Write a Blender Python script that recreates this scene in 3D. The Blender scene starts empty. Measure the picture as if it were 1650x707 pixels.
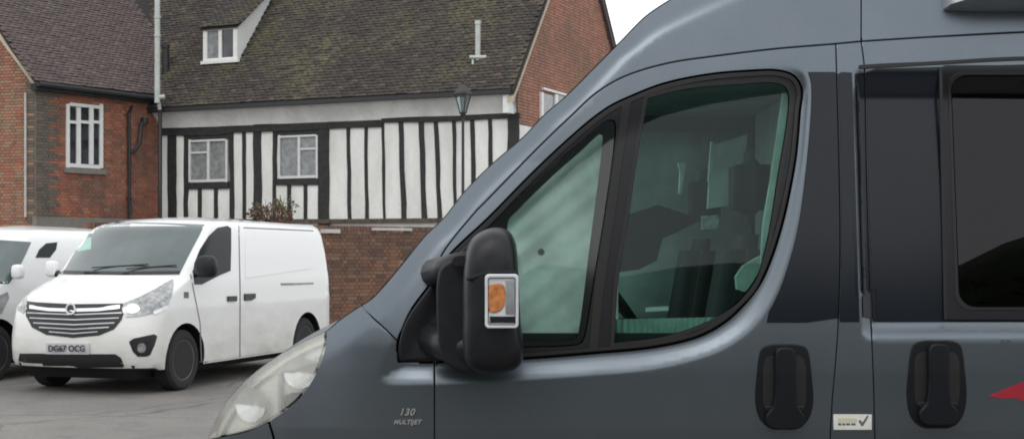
import bpy, bmesh, math, random
import numpy as np
from mathutils import Vector, Matrix
from mathutils.geometry import delaunay_2d_cdt
from mathutils.bvhtree import BVHTree
random.seed(7); rng = np.random.default_rng(7)
SC = bpy.context.scene; COL = SC.collection
FX, CX, HY, CAMH = 2200.0, 825.0, 410.0, 1.54          # lens in picture widths, horizon row, eye height

# ---------------------------------------------------------------- camera, world, sun
cam_d = bpy.data.cameras.new("camera"); cam = bpy.data.objects.new("camera", cam_d); COL.objects.link(cam)
SC.camera = cam
cam.location = (0, 0, CAMH); cam.rotation_euler = (math.pi/2, 0, 0)
cam_d.sensor_width = 36; cam_d.lens = 36*FX/1650; cam_d.shift_y = (HY-353.5)/1650
cam_d.clip_start = .05; cam_d.clip_end = 2000
SC.view_settings.view_transform = 'Standard'; SC.view_settings.look = 'None'
SC.view_settings.exposure = 0.0; SC.view_settings.gamma = 1
SC.cycles.pixel_filter_type = 'BLACKMAN_HARRIS'; SC.cycles.filter_width = 1.9
SC.cycles.max_bounces = 8; SC.cycles.transparent_max_bounces = 12
world = bpy.data.worlds.new("World"); SC.world = world; world.use_nodes = True
nt = world.node_tree; nt.nodes.clear()
sky = nt.nodes.new('ShaderNodeTexSky'); sky.sky_type = 'NISHITA'; sky.sun_disc = False
sky.sun_elevation = math.radians(48); sky.sun_rotation = math.radians(200); sky.air_density = 2; sky.dust_density = 4
mixw = nt.nodes.new('ShaderNodeMix'); mixw.data_type = 'RGBA'; mixw.inputs[0].default_value = .9
mixw.inputs[7].default_value = (13.8, 14.0, 14.2, 1)        # even cloud cover over the blue
bg = nt.nodes.new('ShaderNodeBackground'); bg.inputs[1].default_value = .10
wo = nt.nodes.new('ShaderNodeOutputWorld')
nt.links.new(sky.outputs[0], mixw.inputs[6]); nt.links.new(mixw.outputs[2], bg.inputs[0]); nt.links.new(bg.outputs[0], wo.inputs[0])
sun_d = bpy.data.lights.new("sun", 'SUN'); sun_d.energy = .5; sun_d.angle = math.radians(25); sun_d.color = (1, .97, .93)
sun = bpy.data.objects.new("sun", sun_d); COL.objects.link(sun)
sun.rotation_euler = (math.radians(42), 0, math.radians(-20)); sun.location = (0, -5, 20)

# ---------------------------------------------------------------- materials
def newmat(name):
    m = bpy.data.materials.new(name); m.use_nodes = True; t = m.node_tree; t.nodes.clear()
    o = t.nodes.new('ShaderNodeOutputMaterial'); return m, t, o
def N(t, typ, **kw):
    n = t.nodes.new(typ)
    for k, v in kw.items():
        if isinstance(k, str) and k.startswith('i_'): n.inputs[k[2:].replace('_', ' ')].default_value = v
        else: setattr(n, k, v)
    return n
def rgba(c): return (c[0], c[1], c[2], 1)
def noise(t, scale, detail=4, coord='Object', rough=.55, stretch=None):
    tc = N(t, 'ShaderNodeTexCoord') if coord != 'World' else N(t, 'ShaderNodeNewGeometry')
    out = tc.outputs['Position'] if coord == 'World' else tc.outputs[coord]
    if stretch:
        mp = N(t, 'ShaderNodeMapping'); mp.inputs['Scale'].default_value = stretch; t.links.new(out, mp.inputs[0]); out = mp.outputs[0]
    n = N(t, 'ShaderNodeTexNoise'); n.inputs['Scale'].default_value = scale; n.inputs['Detail'].default_value = detail
    n.inputs['Roughness'].default_value = rough
    t.links.new(out, n.inputs['Vector']); return n.outputs['Fac']
def ramp(t, fac, stops):
    r = N(t, 'ShaderNodeValToRGB'); e = r.color_ramp.elements
    while len(e) < len(stops): e.new(.5)
    for k, (p, c) in enumerate(stops): e[k].position = p; e[k].color = rgba(c) if len(c) == 3 else c
    t.links.new(fac, r.inputs[0]); return r.outputs[0]
def mixc(t, f, a, b, blend='MIX'):
    m = N(t, 'ShaderNodeMix', data_type='RGBA', blend_type=blend)
    for sock, v in ((m.inputs[0], f), (m.inputs[6], a), (m.inputs[7], b)):
        if isinstance(v, (int, float)): sock.default_value = v
        elif isinstance(v, tuple): sock.default_value = rgba(v)
        else: t.links.new(v, sock)
    return m.outputs[2]
def piece_random(t):
    a = N(t, 'ShaderNodeObjectInfo').outputs['Random']; b = N(t, 'ShaderNodeNewGeometry').outputs['Random Per Island']
    s = N(t, 'ShaderNodeMath', operation='ADD'); t.links.new(a, s.inputs[0]); t.links.new(b, s.inputs[1])
    f = N(t, 'ShaderNodeMath', operation='FRACT'); t.links.new(s.outputs[0], f.inputs[0]); return f.outputs[0]
def bump(t, h, strength=.3, dist=.01):
    b = N(t, 'ShaderNodeBump'); b.inputs['Strength'].default_value = strength; b.inputs['Distance'].default_value = dist
    t.links.new(h, b.inputs['Height']); return b.outputs[0]
def principled(t, o, col, rough=.6, metal=0, coat=0, coat_r=.05, spec=.5, nrm=None, em=None):
    p = N(t, 'ShaderNodeBsdfPrincipled')
    if isinstance(col, tuple): p.inputs['Base Color'].default_value = rgba(col)
    else: t.links.new(col, p.inputs['Base Color'])
    if isinstance(rough, (int, float)): p.inputs['Roughness'].default_value = rough
    else: t.links.new(rough, p.inputs['Roughness'])
    p.inputs['Metallic'].default_value = metal; p.inputs['Coat Weight'].default_value = coat
    p.inputs['Coat Roughness'].default_value = coat_r; p.inputs['Specular IOR Level'].default_value = spec
    if nrm: t.links.new(nrm, p.inputs['Normal'])
    t.links.new(p.outputs[0], o.inputs[0]); return p
def plain(name, c, rough=.6, metal=0, coat=0, var=.12, scale=6, spec=.5, coord='Object', bmp=0):
    m, t, o = newmat(name); n = noise(t, scale, 5, coord)
    lo = tuple(x*(1-var) for x in c); hi = tuple(min(1, x*(1+var)) for x in c)
    col = ramp(t, n, [(.3, lo), (.7, hi)])
    principled(t, o, col, rough, metal, coat, spec=spec, nrm=bump(t, n, bmp) if bmp else None); return m
def brickmat(name, stops, grime=(.10, .09, .08), gsc=1.2, gamt=.6):
    m, t, o = newmat(name); r = piece_random(t); col = ramp(t, r, stops)
    g = ramp(t, noise(t, gsc, 5, 'World'), [(.42, (0, 0, 0)), (.68, (1, 1, 1))])
    gm = N(t, 'ShaderNodeMath', operation='MULTIPLY'); t.links.new(g, gm.inputs[0]); gm.inputs[1].default_value = gamt
    col = mixc(t, gm.outputs[0], col, grime)
    fine = noise(t, 45, 4, 'World'); col = mixc(t, .35, col, ramp(t, fine, [(.3, (.3, .3, .3)), (.7, (1, 1, 1))]), 'MULTIPLY')
    principled(t, o, col, .9, nrm=bump(t, fine, .5, .01)); return m
def glassmat(name, tint, boost=1.0, rough=0.0, base=0.0, refl=(.93, 1, .98, 1)):
    m, t, o = newmat(name)
    tr = N(t, 'ShaderNodeBsdfTransparent'); tr.inputs[0].default_value = rgba(tint)
    gl = N(t, 'ShaderNodeBsdfGlossy'); gl.inputs['Roughness'].default_value = rough; gl.inputs[0].default_value = refl
    fr = N(t, 'ShaderNodeFresnel'); fr.inputs[0].default_value = 1.52
    mu = N(t, 'ShaderNodeMath', operation='MULTIPLY_ADD'); t.links.new(fr.outputs[0], mu.inputs[0])
    mu.inputs[1].default_value = boost; mu.inputs[2].default_value = base; mu.use_clamp = True
    mx = N(t, 'ShaderNodeMixShader'); t.links.new(mu.outputs[0], mx.inputs[0]); t.links.new(tr.outputs[0], mx.inputs[1]); t.links.new(gl.outputs[0], mx.inputs[2])
    t.links.new(mx.outputs[0], o.inputs[0]); return m

def carpaint():
    m, t, o = newmat('grey_metallic_paint')
    fl = noise(t, 900, 2); d = noise(t, 2.2, 5)
    col = ramp(t, fl, [(.35, (.125, .148, .172)), (.65, (.162, .191, .221))])
    col = mixc(t, .5, col, ramp(t, d, [(.35, (.8, .8, .78)), (.65, (1, 1, 1))]), 'MULTIPLY')
    col = mixc(t, ramp(t, noise(t, 7, 7, 'Object', .7, (1, 1, .4)), [(.5, (0, 0, 0)), (.8, (.22, .22, .22))]), col, (.20, .19, .17))
    rg = ramp(t, noise(t, 5, 5), [(.3, (.08, .08, .08)), (.75, (.26, .26, .26))])
    orange = noise(t, 160, 2)
    p = principled(t, o, col, .31, .84, .12, .12, nrm=bump(t, orange, .012, .002))
    t.links.new(rg, p.inputs['Coat Roughness']); return m
M = {}
M['paint'] = carpaint()
M['film'] = plain('black_gloss_film', (.009, .012, .018), .2, 0, 0, .2, 3, spec=.32)
M['seal'] = plain('black_rubber', (.006, .006, .007), .55, var=.3)
M['shell'] = plain('black_underbody', (.004, .004, .005), .8)
M['plastic'] = plain('black_grained_plastic', (.010, .011, .014), .4, var=.25, scale=30, spec=.35, bmp=.1)
M['handle'] = plain('black_handle_plastic', (.005, .006, .009), .42, spec=.28)
M['frame_plastic'] = plain('dark_grey_frame_plastic', (.012, .0125, .017), .38, var=.15, spec=.32)
M['gloss_black'] = plain('gloss_black_glass_border', (.012, .014, .016), .1, coat=.5)
M['cabglass'] = glassmat('green_tinted_glass', (.60, .80, .75), .62, 0, 0, (.85, 1, .98, 1))
M['quarterglass'] = glassmat('green_quarter_glass', (.80, .96, .90), .8)
M['screenglass'] = glassmat('windscreen_glass', (.78, .92, .88), .8)
M['darkglass'] = glassmat('dark_privacy_glass', (.14, .13, .145), .75, 0, 0, (.95, .92, .97, 1))
M['lensglass'] = glassmat('clear_headlight_lens', (.97, .97, .94), .4, .05, .08)
t_ = M['lensglass'].node_tree; o_ = t_.nodes['Material Output']; src = o_.inputs[0].links[0].from_socket
df = N(t_, 'ShaderNodeBsdfDiffuse'); df.inputs[0].default_value = (.93, .93, .89, 1); mk = N(t_, 'ShaderNodeMixShader')
t_.links.new(ramp(t_, noise(t_, 5, 4), [(.3, (.12, .12, .12)), (.75, (.40, .40, .40))]), mk.inputs[0]); t_.links.new(src, mk.inputs[1]); t_.links.new(df.outputs[0], mk.inputs[2]); t_.links.new(mk.outputs[0], o_.inputs[0])
M['reflector'] = plain('silver_reflector', (.90, .90, .87), .3, .1, var=.06, scale=9)
M['cream'] = plain('cream_lamp_bezel', (.72, .71, .62), .35, 0, .4)
M['chrome'] = plain('chrome', (.8, .81, .83), .12, 1, var=.05)
M['silver'] = plain('silver_anodised', (.5, .52, .54), .3, .8)
M['amber'] = plain('amber_bulb_cover', (.52, .20, .07), .3, coat=.4, var=.4, scale=60)
M['white_lens'] = plain('white_clear_lens', (.78, .80, .84), .2, .2, .6)
M['red'] = plain('red_vinyl', (.32, .014, .03), .4)
M['sticker'] = plain('white_sticker', (.72, .72, .68), .4, var=.06, scale=60)
M['sticker_cream'] = plain('cream_print', (.58, .58, .40), .5)
M['sticker_grey'] = plain('grey_print', (.12, .12, .13), .5)
M['trim'] = plain('grey_green_trim', (.42, .56, .50), .7, var=.3, scale=12)
M['trimdark'] = plain('dark_grey_cab_trim', (.012, .013, .015), .75, scale=40)
M['fabric'] = plain('charcoal_seat_fabric', (.018, .021, .024), .95, scale=60)
M['blindgrey'] = plain('grey_cab_blind', (.30, .36, .36), .9, scale=3, var=.25)
def blindmat(nm='pale_thermal_blind', a=(.60, .72, .68), b=(.95, .98, .96), sc=7):
    m, t, o = newmat(nm)
    n = noise(t, sc, 6, 'Object', .62); col = ramp(t, n, [(.32, a), (.66, b)])
    d = N(t, 'ShaderNodeBsdfDiffuse'); tr = N(t, 'ShaderNodeBsdfTranslucent'); t.links.new(col, d.inputs[0]); t.links.new(col, tr.inputs[0])
    mx = N(t, 'ShaderNodeMixShader'); mx.inputs[0].default_value = .5
    t.links.new(d.outputs[0], mx.inputs[1]); t.links.new(tr.outputs[0], mx.inputs[2]); t.links.new(mx.outputs[0], o.inputs[0]); return m
M['blind'] = blindmat()
M['blind_dim'] = blindmat('grey_translucent_blind', (.20, .25, .245), (.42, .50, .49), 2.2)
def whitevan():
    m, t, o = newmat('white_van_paint')
    g = N(t, 'ShaderNodeNewGeometry'); sx = N(t, 'ShaderNodeSeparateXYZ'); t.links.new(g.outputs['Position'], sx.inputs[0])
    mr = N(t, 'ShaderNodeMapRange'); t.links.new(sx.outputs['Z'], mr.inputs[0])
    mr.inputs[1].default_value = 1.15; mr.inputs[2].default_value = .3; mr.inputs[3].default_value = 0; mr.inputs[4].default_value = 1
    ns = ramp(t, noise(t, 2.0, 6, 'World', .6, (1, 1, 2.5)), [(.3, (.1, .1, .1)), (.7, (1, 1, 1))])
    mu = N(t, 'ShaderNodeMath', operation='MULTIPLY'); t.links.new(mr.outputs[0], mu.inputs[0]); t.links.new(ns, mu.inputs[1])
    m2 = N(t, 'ShaderNodeMath', operation='MULTIPLY'); t.links.new(mu.outputs[0], m2.inputs[0]); m2.inputs[1].default_value = .62
    col = mixc(t, m2.outputs[0], (.80, .81, .81), (.40, .36, .26))
    principled(t, o, col, .35, 0, .7, .06); return m
M['vanwhite'] = whitevan()
M['vanglass'] = plain('van_window_glass', (.05, .075, .075), .04, 0, .7, var=.5, scale=1.5, spec=.8)
M['vansideglass'] = plain('van_side_window_glass', (.006, .010, .011), .15, 0, 0, spec=.2)
M['vancyan'] = plain('pale_green_screen_highlight', (.36, .56, .50), .5)
M['tyre'] = plain('tyre_rubber', (.018, .018, .02), .85, scale=30, bmp=.3)
M['hub'] = plain('dark_steel_wheel', (.30, .29, .28), .5, .3, var=.3)
M['lampgrey'] = plain('grey_lamp_glass', (.32, .33, .33), .15, .4, .6, var=.5, scale=18)
M['plate'] = plain('white_number_plate', (.52, .53, .55), .4)
M['plateink'] = plain('black_plate_letters', (.02, .02, .022), .5)
M['grille'] = plain('black_grille', (.012, .012, .014), .4)
M['white_wood'] = plain('white_painted_wood', (.74, .75, .74), .5, var=.06)
M['grey_wood'] = plain('pale_grey_window_frame', (.62, .63, .63), .5, var=.1)
M['pane'] = plain('old_window_pane', (.03, .032, .04), .06, 0, .4, var=.7, scale=3)
M['netpane'] = plain('net_curtained_pane', (.20, .215, .22), .3, 0, .5, var=.35, scale=9)
M['pipewhite'] = plain('weathered_white_pipe', (.48, .52, .49), .5)
M['iron'] = plain('black_cast_iron', (.02, .022, .025), .5)
M['lanternglass'] = glassmat('lantern_glass', (.55, .6, .6), 1.0, .1, .1)
M['timber'] = plain('black_tarred_timber', (.022, .023, .024), .75, var=.45, scale=7, bmp=.4)
M['sill'] = plain('grey_stone_sill', (.20, .19, .17), .85, bmp=.4)
M['verge'] = plain('cream_mortar_verge', (.48, .42, .32), .85, bmp=.4)
M['stone'] = plain('pale_coping_stone', (.50, .49, .46), .85)
def rendermat(name, c, dirt):
    m, t, o = newmat(name)
    a = noise(t, 1.6, 6, 'World', .6, (1, 1, .35)); b = noise(t, 9, 5, 'World')
    col = ramp(t, a, [(.35, dirt), (.62, c)]); col = mixc(t, .35, col, ramp(t, b, [(.3, (.82, .82, .8)), (.6, (1, 1, 1))]), 'MULTIPLY')
    principled(t, o, col, .85, nrm=bump(t, b, .35, .02)); return m
M['plaster'] = rendermat('white_limewashed_plaster', (.80, .81, .79), (.66, .67, .64))
M['cove'] = rendermat('grey_white_cove', (.84, .85, .84), (.66, .67, .67))
RED = [(0, (.34, .13, .08)), (.3, (.43, .165, .10)), (.55, (.30, .11, .075)), (.8, (.46, .22, .14)), (.92, (.20, .11, .09)), (1, (.38, .17, .11))]
M['brick'] = brickmat('red_brick', RED)
M['brick_gable'] = brickmat('weathered_orange_brick', [(0, (.34, .13, .09)), (.35, (.44, .20, .13)), (.6, (.36, .26, .17)), (.85, (.40, .15, .10)), (1, (.22, .15, .11))], (.22, .19, .13), 1.6, .5)
M['brick_grey'] = brickmat('grey_quoin_brick', [(0, (.15, .13, .11)), (.5, (.22, .18, .14)), (1, (.12, .11, .10))], (.09, .09, .08))
M['brick_end'] = brickmat('salmon_brick', [(0, (.40, .19, .13)), (.4, (.46, .22, .155)), (.8, (.35, .16, .11)), (1, (.32, .18, .13))], (.20, .15, .11), .8, .6)
M['brick_wall'] = brickmat('brown_garden_brick', [(0, (.20, .10, .065)), (.4, (.27, .14, .09)), (.75, (.13, .07, .055)), (1, (.34, .21, .14))], (.09, .07, .06), 1.2, .5)
M['mortar'] = plain('lime_mortar', (.25, .20, .16), .95, coord='World')
M['mortar_dark'] = plain('dark_lime_mortar', (.26, .20, .16), .95, coord='World')
def tilemat(name, stops, moss, mossamt, lo, hi):
    m, t, o = newmat(name); r = piece_random(t); col = ramp(t, r, stops)
    big = ramp(t, noise(t, .42, 7, 'World', .65), [(lo, (0, 0, 0)), (hi, (1, 1, 1))])
    med = ramp(t, noise(t, 5, 5, 'World', .7), [(.42, (0, 0, 0)), (.6, (1, 1, 1))])
    mu = N(t, 'ShaderNodeMath', operation='MULTIPLY'); t.links.new(big, mu.inputs[0]); t.links.new(med, mu.inputs[1])
    m2 = N(t, 'ShaderNodeMath', operation='MULTIPLY'); t.links.new(mu.outputs[0], m2.inputs[0]); m2.inputs[1].default_value = mossamt
    mcol = ramp(t, noise(t, 14, 4, 'World'), [(.35, moss), (.7, tuple(x*2.1 for x in moss))])
    col = mixc(t, m2.outputs[0], col, mcol)
    lich = ramp(t, noise(t, 22, 3, 'World'), [(.66, (0, 0, 0)), (.74, (.7, .7, .7))])
    col = mixc(t, lich, col, (.22, .22, .19))
    principled(t, o, col, .9, nrm=bump(t, noise(t, 30, 4, 'World'), .6, .02)); return m
M['tile'] = tilemat('mossy_dark_clay_tile', [(0, (.040, .034, .030)), (.45, (.062, .050, .043)), (.8, (.031, .029, .029)), (1, (.10, .074, .058))], (.085, .082, .040), .75, .46, .62)
M['tile_brown'] = tilemat('brown_clay_tile', [(0, (.095, .072, .068)), (.45, (.115, .088, .083)), (.8, (.078, .062, .066)), (1, (.15, .11, .095))], (.07, .075, .04), .6, .5, .7)
M['under'] = plain('roof_underlay', (.03, .028, .027), .95)
def asphalt():
    m, t, o = newmat('worn_asphalt')
    a = noise(t, .3, 7, 'World', .62); b = noise(t, 26, 6, 'World', .7); c = noise(t, 2.5, 6, 'World', .7)
    col = ramp(t, a, [(.32, (.165, .155, .147)), (.52, (.215, .203, .19)), (.7, (.262, .247, .23))])
    col = mixc(t, .6, col, ramp(t, b, [(.35, (.55, .55, .55)), (.65, (1, 1, 1))]), 'MULTIPLY')
    col = mixc(t, .5, col, ramp(t, c, [(.36, (.62, .62, .64)), (.5, (1, 1, 1))]), 'MULTIPLY')
    vo = N(t, 'ShaderNodeTexVoronoi', feature='DISTANCE_TO_EDGE'); vo.inputs['Scale'].default_value = .45
    g = N(t, 'ShaderNodeNewGeometry'); wv = N(t, 'ShaderNodeMix', data_type='RGBA', blend_type='LINEAR_LIGHT'); wv.inputs[0].default_value = .12
    n3 = N(t, 'ShaderNodeTexNoise'); n3.inputs['Scale'].default_value = 2.2; n3.inputs['Detail'].default_value = 6; t.links.new(g.outputs['Position'], n3.inputs['Vector'])
    t.links.new(g.outputs['Position'], wv.inputs[6]); t.links.new(n3.outputs['Color'], wv.inputs[7]); t.links.new(wv.outputs[2], vo.inputs['Vector'])
    cr = ramp(t, vo.outputs['Distance'], [(.0, (.45, .45, .45)), (.012, (1, 1, 1))]); col = mixc(t, .8, col, cr, 'MULTIPLY')
    principled(t, o, col, .88, nrm=bump(t, b, .5, .01)); return m
M['asphalt'] = asphalt()
M['leaf'] = plain('dark_green_leaf', (.035, .055, .022), .7, var=.5, scale=3, coord='World')
M['twig'] = plain('red_brown_leaf', (.14, .07, .05), .8, var=.5, scale=8, coord='World')
M['twiggreen'] = plain('olive_leaf', (.11, .12, .06), .8, var=.5, scale=8, coord='World')

# ---------------------------------------------------------------- object helpers
def tag(o, label=None, cat=None, group=None, kind=None):
    if label: o['label'] = label
    if cat: o['category'] = cat
    if group: o['group'] = group
    if kind: o['kind'] = kind
    return o
def empty(name, loc, rz=0, label=None, cat=None, group=None):
    o = bpy.data.objects.new(name, None); COL.objects.link(o); o.location = loc; o.rotation_euler = (0, 0, rz)
    o.empty_display_size = .3; return tag(o, label, cat, group)
def worldm(o):
    m = o.matrix_basis.copy()
    while o.parent: o = o.parent; m = o.matrix_basis @ m
    return m
def mesh_obj(name, verts, faces, mat, parent=None, smooth=False, normals=None, sharp=None, mats=None, midx=None):
    v = np.array([tuple(p) for p in verts], dtype=float); c = (v.min(0)+v.max(0))/2
    me = bpy.data.meshes.new(name); me.from_pydata((v-c).tolist(), [], [tuple(f) for f in faces])
    for mm in (mats or [mat]): me.materials.append(mm)
    if midx is not None: me.polygons.foreach_set('material_index', midx)
    if smooth: me.polygons.foreach_set('use_smooth', [True]*len(me.polygons))
    me.update()
    if normals is not None: me.normals_split_custom_set(normals)
    elif sharp: me.set_sharp_from_angle(angle=math.radians(sharp))
    o = bpy.data.objects.new(name, me); COL.objects.link(o)
    if parent:
        pm = worldm(parent).inverted()
        o.parent = parent; o.matrix_basis = pm @ Matrix.Translation(Vector(c))
    else: o.location = c
    return o
class MB:
    def __init__(s): s.v = []; s.f = []
    def poly(s, pts): n = len(s.v); s.v += [tuple(p) for p in pts]; s.f.append(tuple(range(n, n+len(pts))))
    def hexa(s, p):      # p: 8 points, bottom ring then top ring
        n = len(s.v); s.v += [tuple(q) for q in p]
        for f in ((3, 2, 1, 0), (4, 5, 6, 7), (0, 1, 5, 4), (1, 2, 6, 5), (2, 3, 7, 6), (3, 0, 4, 7)): s.f.append(tuple(n+i for i in f))
    def box(s, fr, s0, s1, h0, h1, o0, o1):   # in a wall frame
        P = fr.P; s.hexa([P(s0, h0, o1), P(s1, h0, o1), P(s1, h0, o0), P(s0, h0, o0), P(s0, h1, o1), P(s1, h1, o1), P(s1, h1, o0), P(s0, h1, o0)])
    def tube(s, pts, r, n=10, cap=True):
        pts = [Vector(p) for p in pts]; rs = r if isinstance(r, (list, tuple)) else [r]*len(pts); b0 = len(s.v)
        up = None
        for i, p in enumerate(pts):
            d = ((pts[min(i+1, len(pts)-1)]-pts[max(i-1, 0)])).normalized()
            if up is None: up = Vector((0, 0, 1)) if abs(d.z) < .9 else Vector((0, 1, 0))
            a = d.cross(up).normalized(); b = a.cross(d).normalized(); up = b
            for k in range(n):
                t = 2*math.pi*k/n; s.v.append(tuple(p+(a*math.cos(t)+b*math.sin(t))*rs[i]))
        for i in range(len(pts)-1):
            for k in range(n):
                a0 = b0+i*n+k; a1 = b0+i*n+(k+1) % n; s.f.append((a0, a1, a1+n, a0+n))
        if cap: s.f.append(tuple(b0+k for k in range(n))[::-1]); s.f.append(tuple(b0+(len(pts)-1)*n+k for k in range(n)))
    def build(s, name, mat, parent=None, smooth=False, sharp=None): return mesh_obj(name, s.v, s.f, mat, parent, smooth or bool(sharp), None, sharp)
class Frame:
    def __init__(s, ox, oy, ang):   # ang: degrees the wall line turns towards the camera as it goes right
        a = math.radians(ang); s.ox, s.oy = ox, oy; s.dx, s.dy = math.cos(a), -math.sin(a); s.nx, s.ny = s.dy, -s.dx
    def P(s, u, h, out=0): return (s.ox+s.dx*u+s.nx*out, s.oy+s.dy*u+s.ny*out, h)
    def uv(s, px, py):
        k = (px-CX)/FX; u = (k*s.oy-s.ox)/(s.dx-k*s.dy); return u, CAMH+(HY-py)/FX*(s.oy+s.dy*u)
    def u(s, px): return s.uv(px, 0)[0]
    def rot(s): return Matrix(((s.dx, -s.nx, 0), (s.dy, -s.ny, 0), (0, 0, 1)))
def proj(p): return CX+FX*p[0]/p[1], HY-FX*(p[2]-CAMH)/p[1]
# rough outline of the foreground vehicles, used only to rank which bricks and tiles show
SIL0 = [(335, 760), (335, 705), (380, 630), (450, 570), (525, 533), (577, 494), (640, 432), (684, 380), (749, 307), (844, 219), (962, 104), (1040, 25), (1085, 0), (1650, 0), (1650, 760)]
def pip(pts, poly):
    pts = np.asarray(pts, float); poly = np.asarray(poly, float); x, y = pts[:, 0], pts[:, 1]; ins = np.zeros(len(pts), bool)
    x1, y1 = poly[:, 0], poly[:, 1]; x2, y2 = np.roll(x1, -1), np.roll(y1, -1)
    for a, b, c, d in zip(x1, y1, x2, y2):
        if b == d: continue
        hit = ((b > y) != (d > y)) & (x < (c-a)*(y-b)/(d-b)+a); ins ^= hit
    return ins
def shown(px, py):
    ok = (px > 2) & (px < 1648) & (py > 2) & (py < 705)
    ok &= ~pip(np.stack([px, py], 1), SIL0)
    ok &= ~((px > 70) & (px < 520) & (py > 352)) & ~((px <= 110) & (py > 368)); return ok
def lay_pieces(name, stuff_name, bverts, bfaces, mats4, mat, parent, limit=300):
    """places alike pieces: the largest in view as objects that share one mesh, the rest joined"""
    if not mats4: return
    A = np.array([np.array(m) for m in mats4]); pos = A[:, :3, 3]
    px = CX+FX*pos[:, 0]/pos[:, 1]; py = HY-FX*(pos[:, 2]-CAMH)/pos[:, 1]
    score = np.where(shown(px, py), 1.0/pos[:, 1]*np.linalg.norm(A[:, :3, 0], axis=1), 0)
    order = np.argsort(-score); single = [i for i in order[:limit] if score[i] > 0]; sset = set(single)
    me = bpy.data.meshes.new(name); me.from_pydata([tuple(v) for v in bverts], [], bfaces); me.materials.append(mat)
    pinv = worldm(parent).inverted()
    for i in single:
        o = bpy.data.objects.new(name, me); COL.objects.link(o); o.parent = parent; o.matrix_basis = pinv @ Matrix(A[i].tolist())
    rest = [i for i in range(len(A)) if i not in sset]
    if rest:
        bv = np.hstack([np.array(bverts, float), np.ones((len(bverts), 1))]); V = np.einsum('nij,kj->nki', A[rest], bv)[:, :, :3].reshape(-1, 3)
        nb = len(bverts); F = [tuple(k*nb+j for j in f) for k in range(len(rest)) for f in bfaces]
        o = mesh_obj(stuff_name, V, F, mat, parent); tag(o, kind='stuff')
BRV = [(-.5, -.5, -.5), (.5, -.5, -.5), (.5, .5, -.5), (-.5, .5, -.5), (-.5, -.5, .5), (.5, -.5, .5), (.5, .5, .5), (-.5, .5, .5)]
BRF = [(0, 1, 5, 4), (1, 2, 6, 5), (3, 0, 4, 7), (4, 5, 6, 7), (3, 2, 1, 0)]
def bricks(fr, parent, mat, s0, s1, h0, h1, inside=None, name='brick', out=.0, bw=.225, bh=.075, stuff='brickwork', limit=300, matgrey=None, greytest=None):
    R = fr.rot(); L = []; G = []; row = 0; h = h0
    while h < h1-.01:
        s = s0-(0.16875 if row % 2 else 0)
        k = row
        while s < s1:
            w = bw if (k % 2 == 0) else bw/2+.0
            k += 1
            a, b = max(s, s0), min(s+w, s1)
            s += w
            if b-a < .04: continue
            cs, ch = (a+b)/2, h+bh/2
            if inside and not inside(cs, ch): continue
            d = .012+random.uniform(-.003, .004)
            p = fr.P(cs, ch, out+d/2-.004)
            mm = Matrix.Translation(p) @ (R.to_4x4() @ Matrix.Rotation(random.uniform(-.012, .012), 4, 'Y')) @ Matrix.Diagonal((b-a-.011, .03+d, bh-.012, 1))
            (G if greytest and greytest(cs, ch, row) else L).append(mm)
        h += bh; row += 1
    lay_pieces(name, stuff, BRV, BRF, L, mat, parent, limit)
    if G: lay_pieces(name, stuff, BRV, BRF, G, matgrey, parent, max(0, 300-limit))
TLV = [(-.5, 0, 0), (.5, 0, 0), (.5, 1, .0), (-.5, 1, .0), (-.5, 0, 1), (0, 0, 1.35), (.5, 0, 1), (.5, 1, .3), (-.5, 1, .3)]
TLF = [(0, 1, 6, 5, 4), (4, 5, 8), (5, 7, 8), (5, 6, 7), (1, 2, 7, 6), (3, 0, 4, 8)]
def tiles(parent, mat, o, e, up, rows, r0, inside, ncol, c0, gauge=.105, tw=.168, limit=300):
    """o: a point on the eave, e: unit vector along it, up: unit vector up the slope"""
    o, e, up = Vector(o), Vector(e).normalized(), Vector(up).normalized(); n = e.cross(up).normalized()
    if n.y > 0: n = -n
    if n.z < 0: n = -n
    L = []
    for r in range(r0, rows):
        for c in range(c0, c0+ncol):
            a = (c+(.5 if r % 2 else 0))*tw; b = r*gauge
            a += random.uniform(-.006, .006); b += random.uniform(-.012, .012) + .03*math.sin(a*.5+r*.13)*.3
            if inside and not inside(a, b): continue
            p = o+e*a+up*b+n*(.018+random.uniform(0, .010))
            tilt = random.uniform(.04, .11); ux = (up*math.cos(tilt)-n*math.sin(tilt)); nx = e.cross(ux).normalized()
            if nx.dot(n) < 0: nx = -nx
            ex = (e+up*random.uniform(-.02, .02)).normalized()
            m = Matrix.Identity(4)
            m.col[0] = (*(ex*(tw-.006)), 0); m.col[1] = (*(ux*gauge*1.9), 0); m.col[2] = (*(nx*.020), 0); m.col[3] = (*p, 1)
            L.append(m)
    lay_pieces('roof_tile', 'tiling', TLV, TLF, L, mat, parent, limit)

# ---------------------------------------------------------------- ground
def ground():
    g = MB(); R = 900
    g.poly([(-R, -R, 0), (R, -R, 0), (R, R, 0), (-R, R, 0)]); o = g.build('car_park_ground', M['asphalt']); tag(o, kind='structure')
ground()

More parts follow.
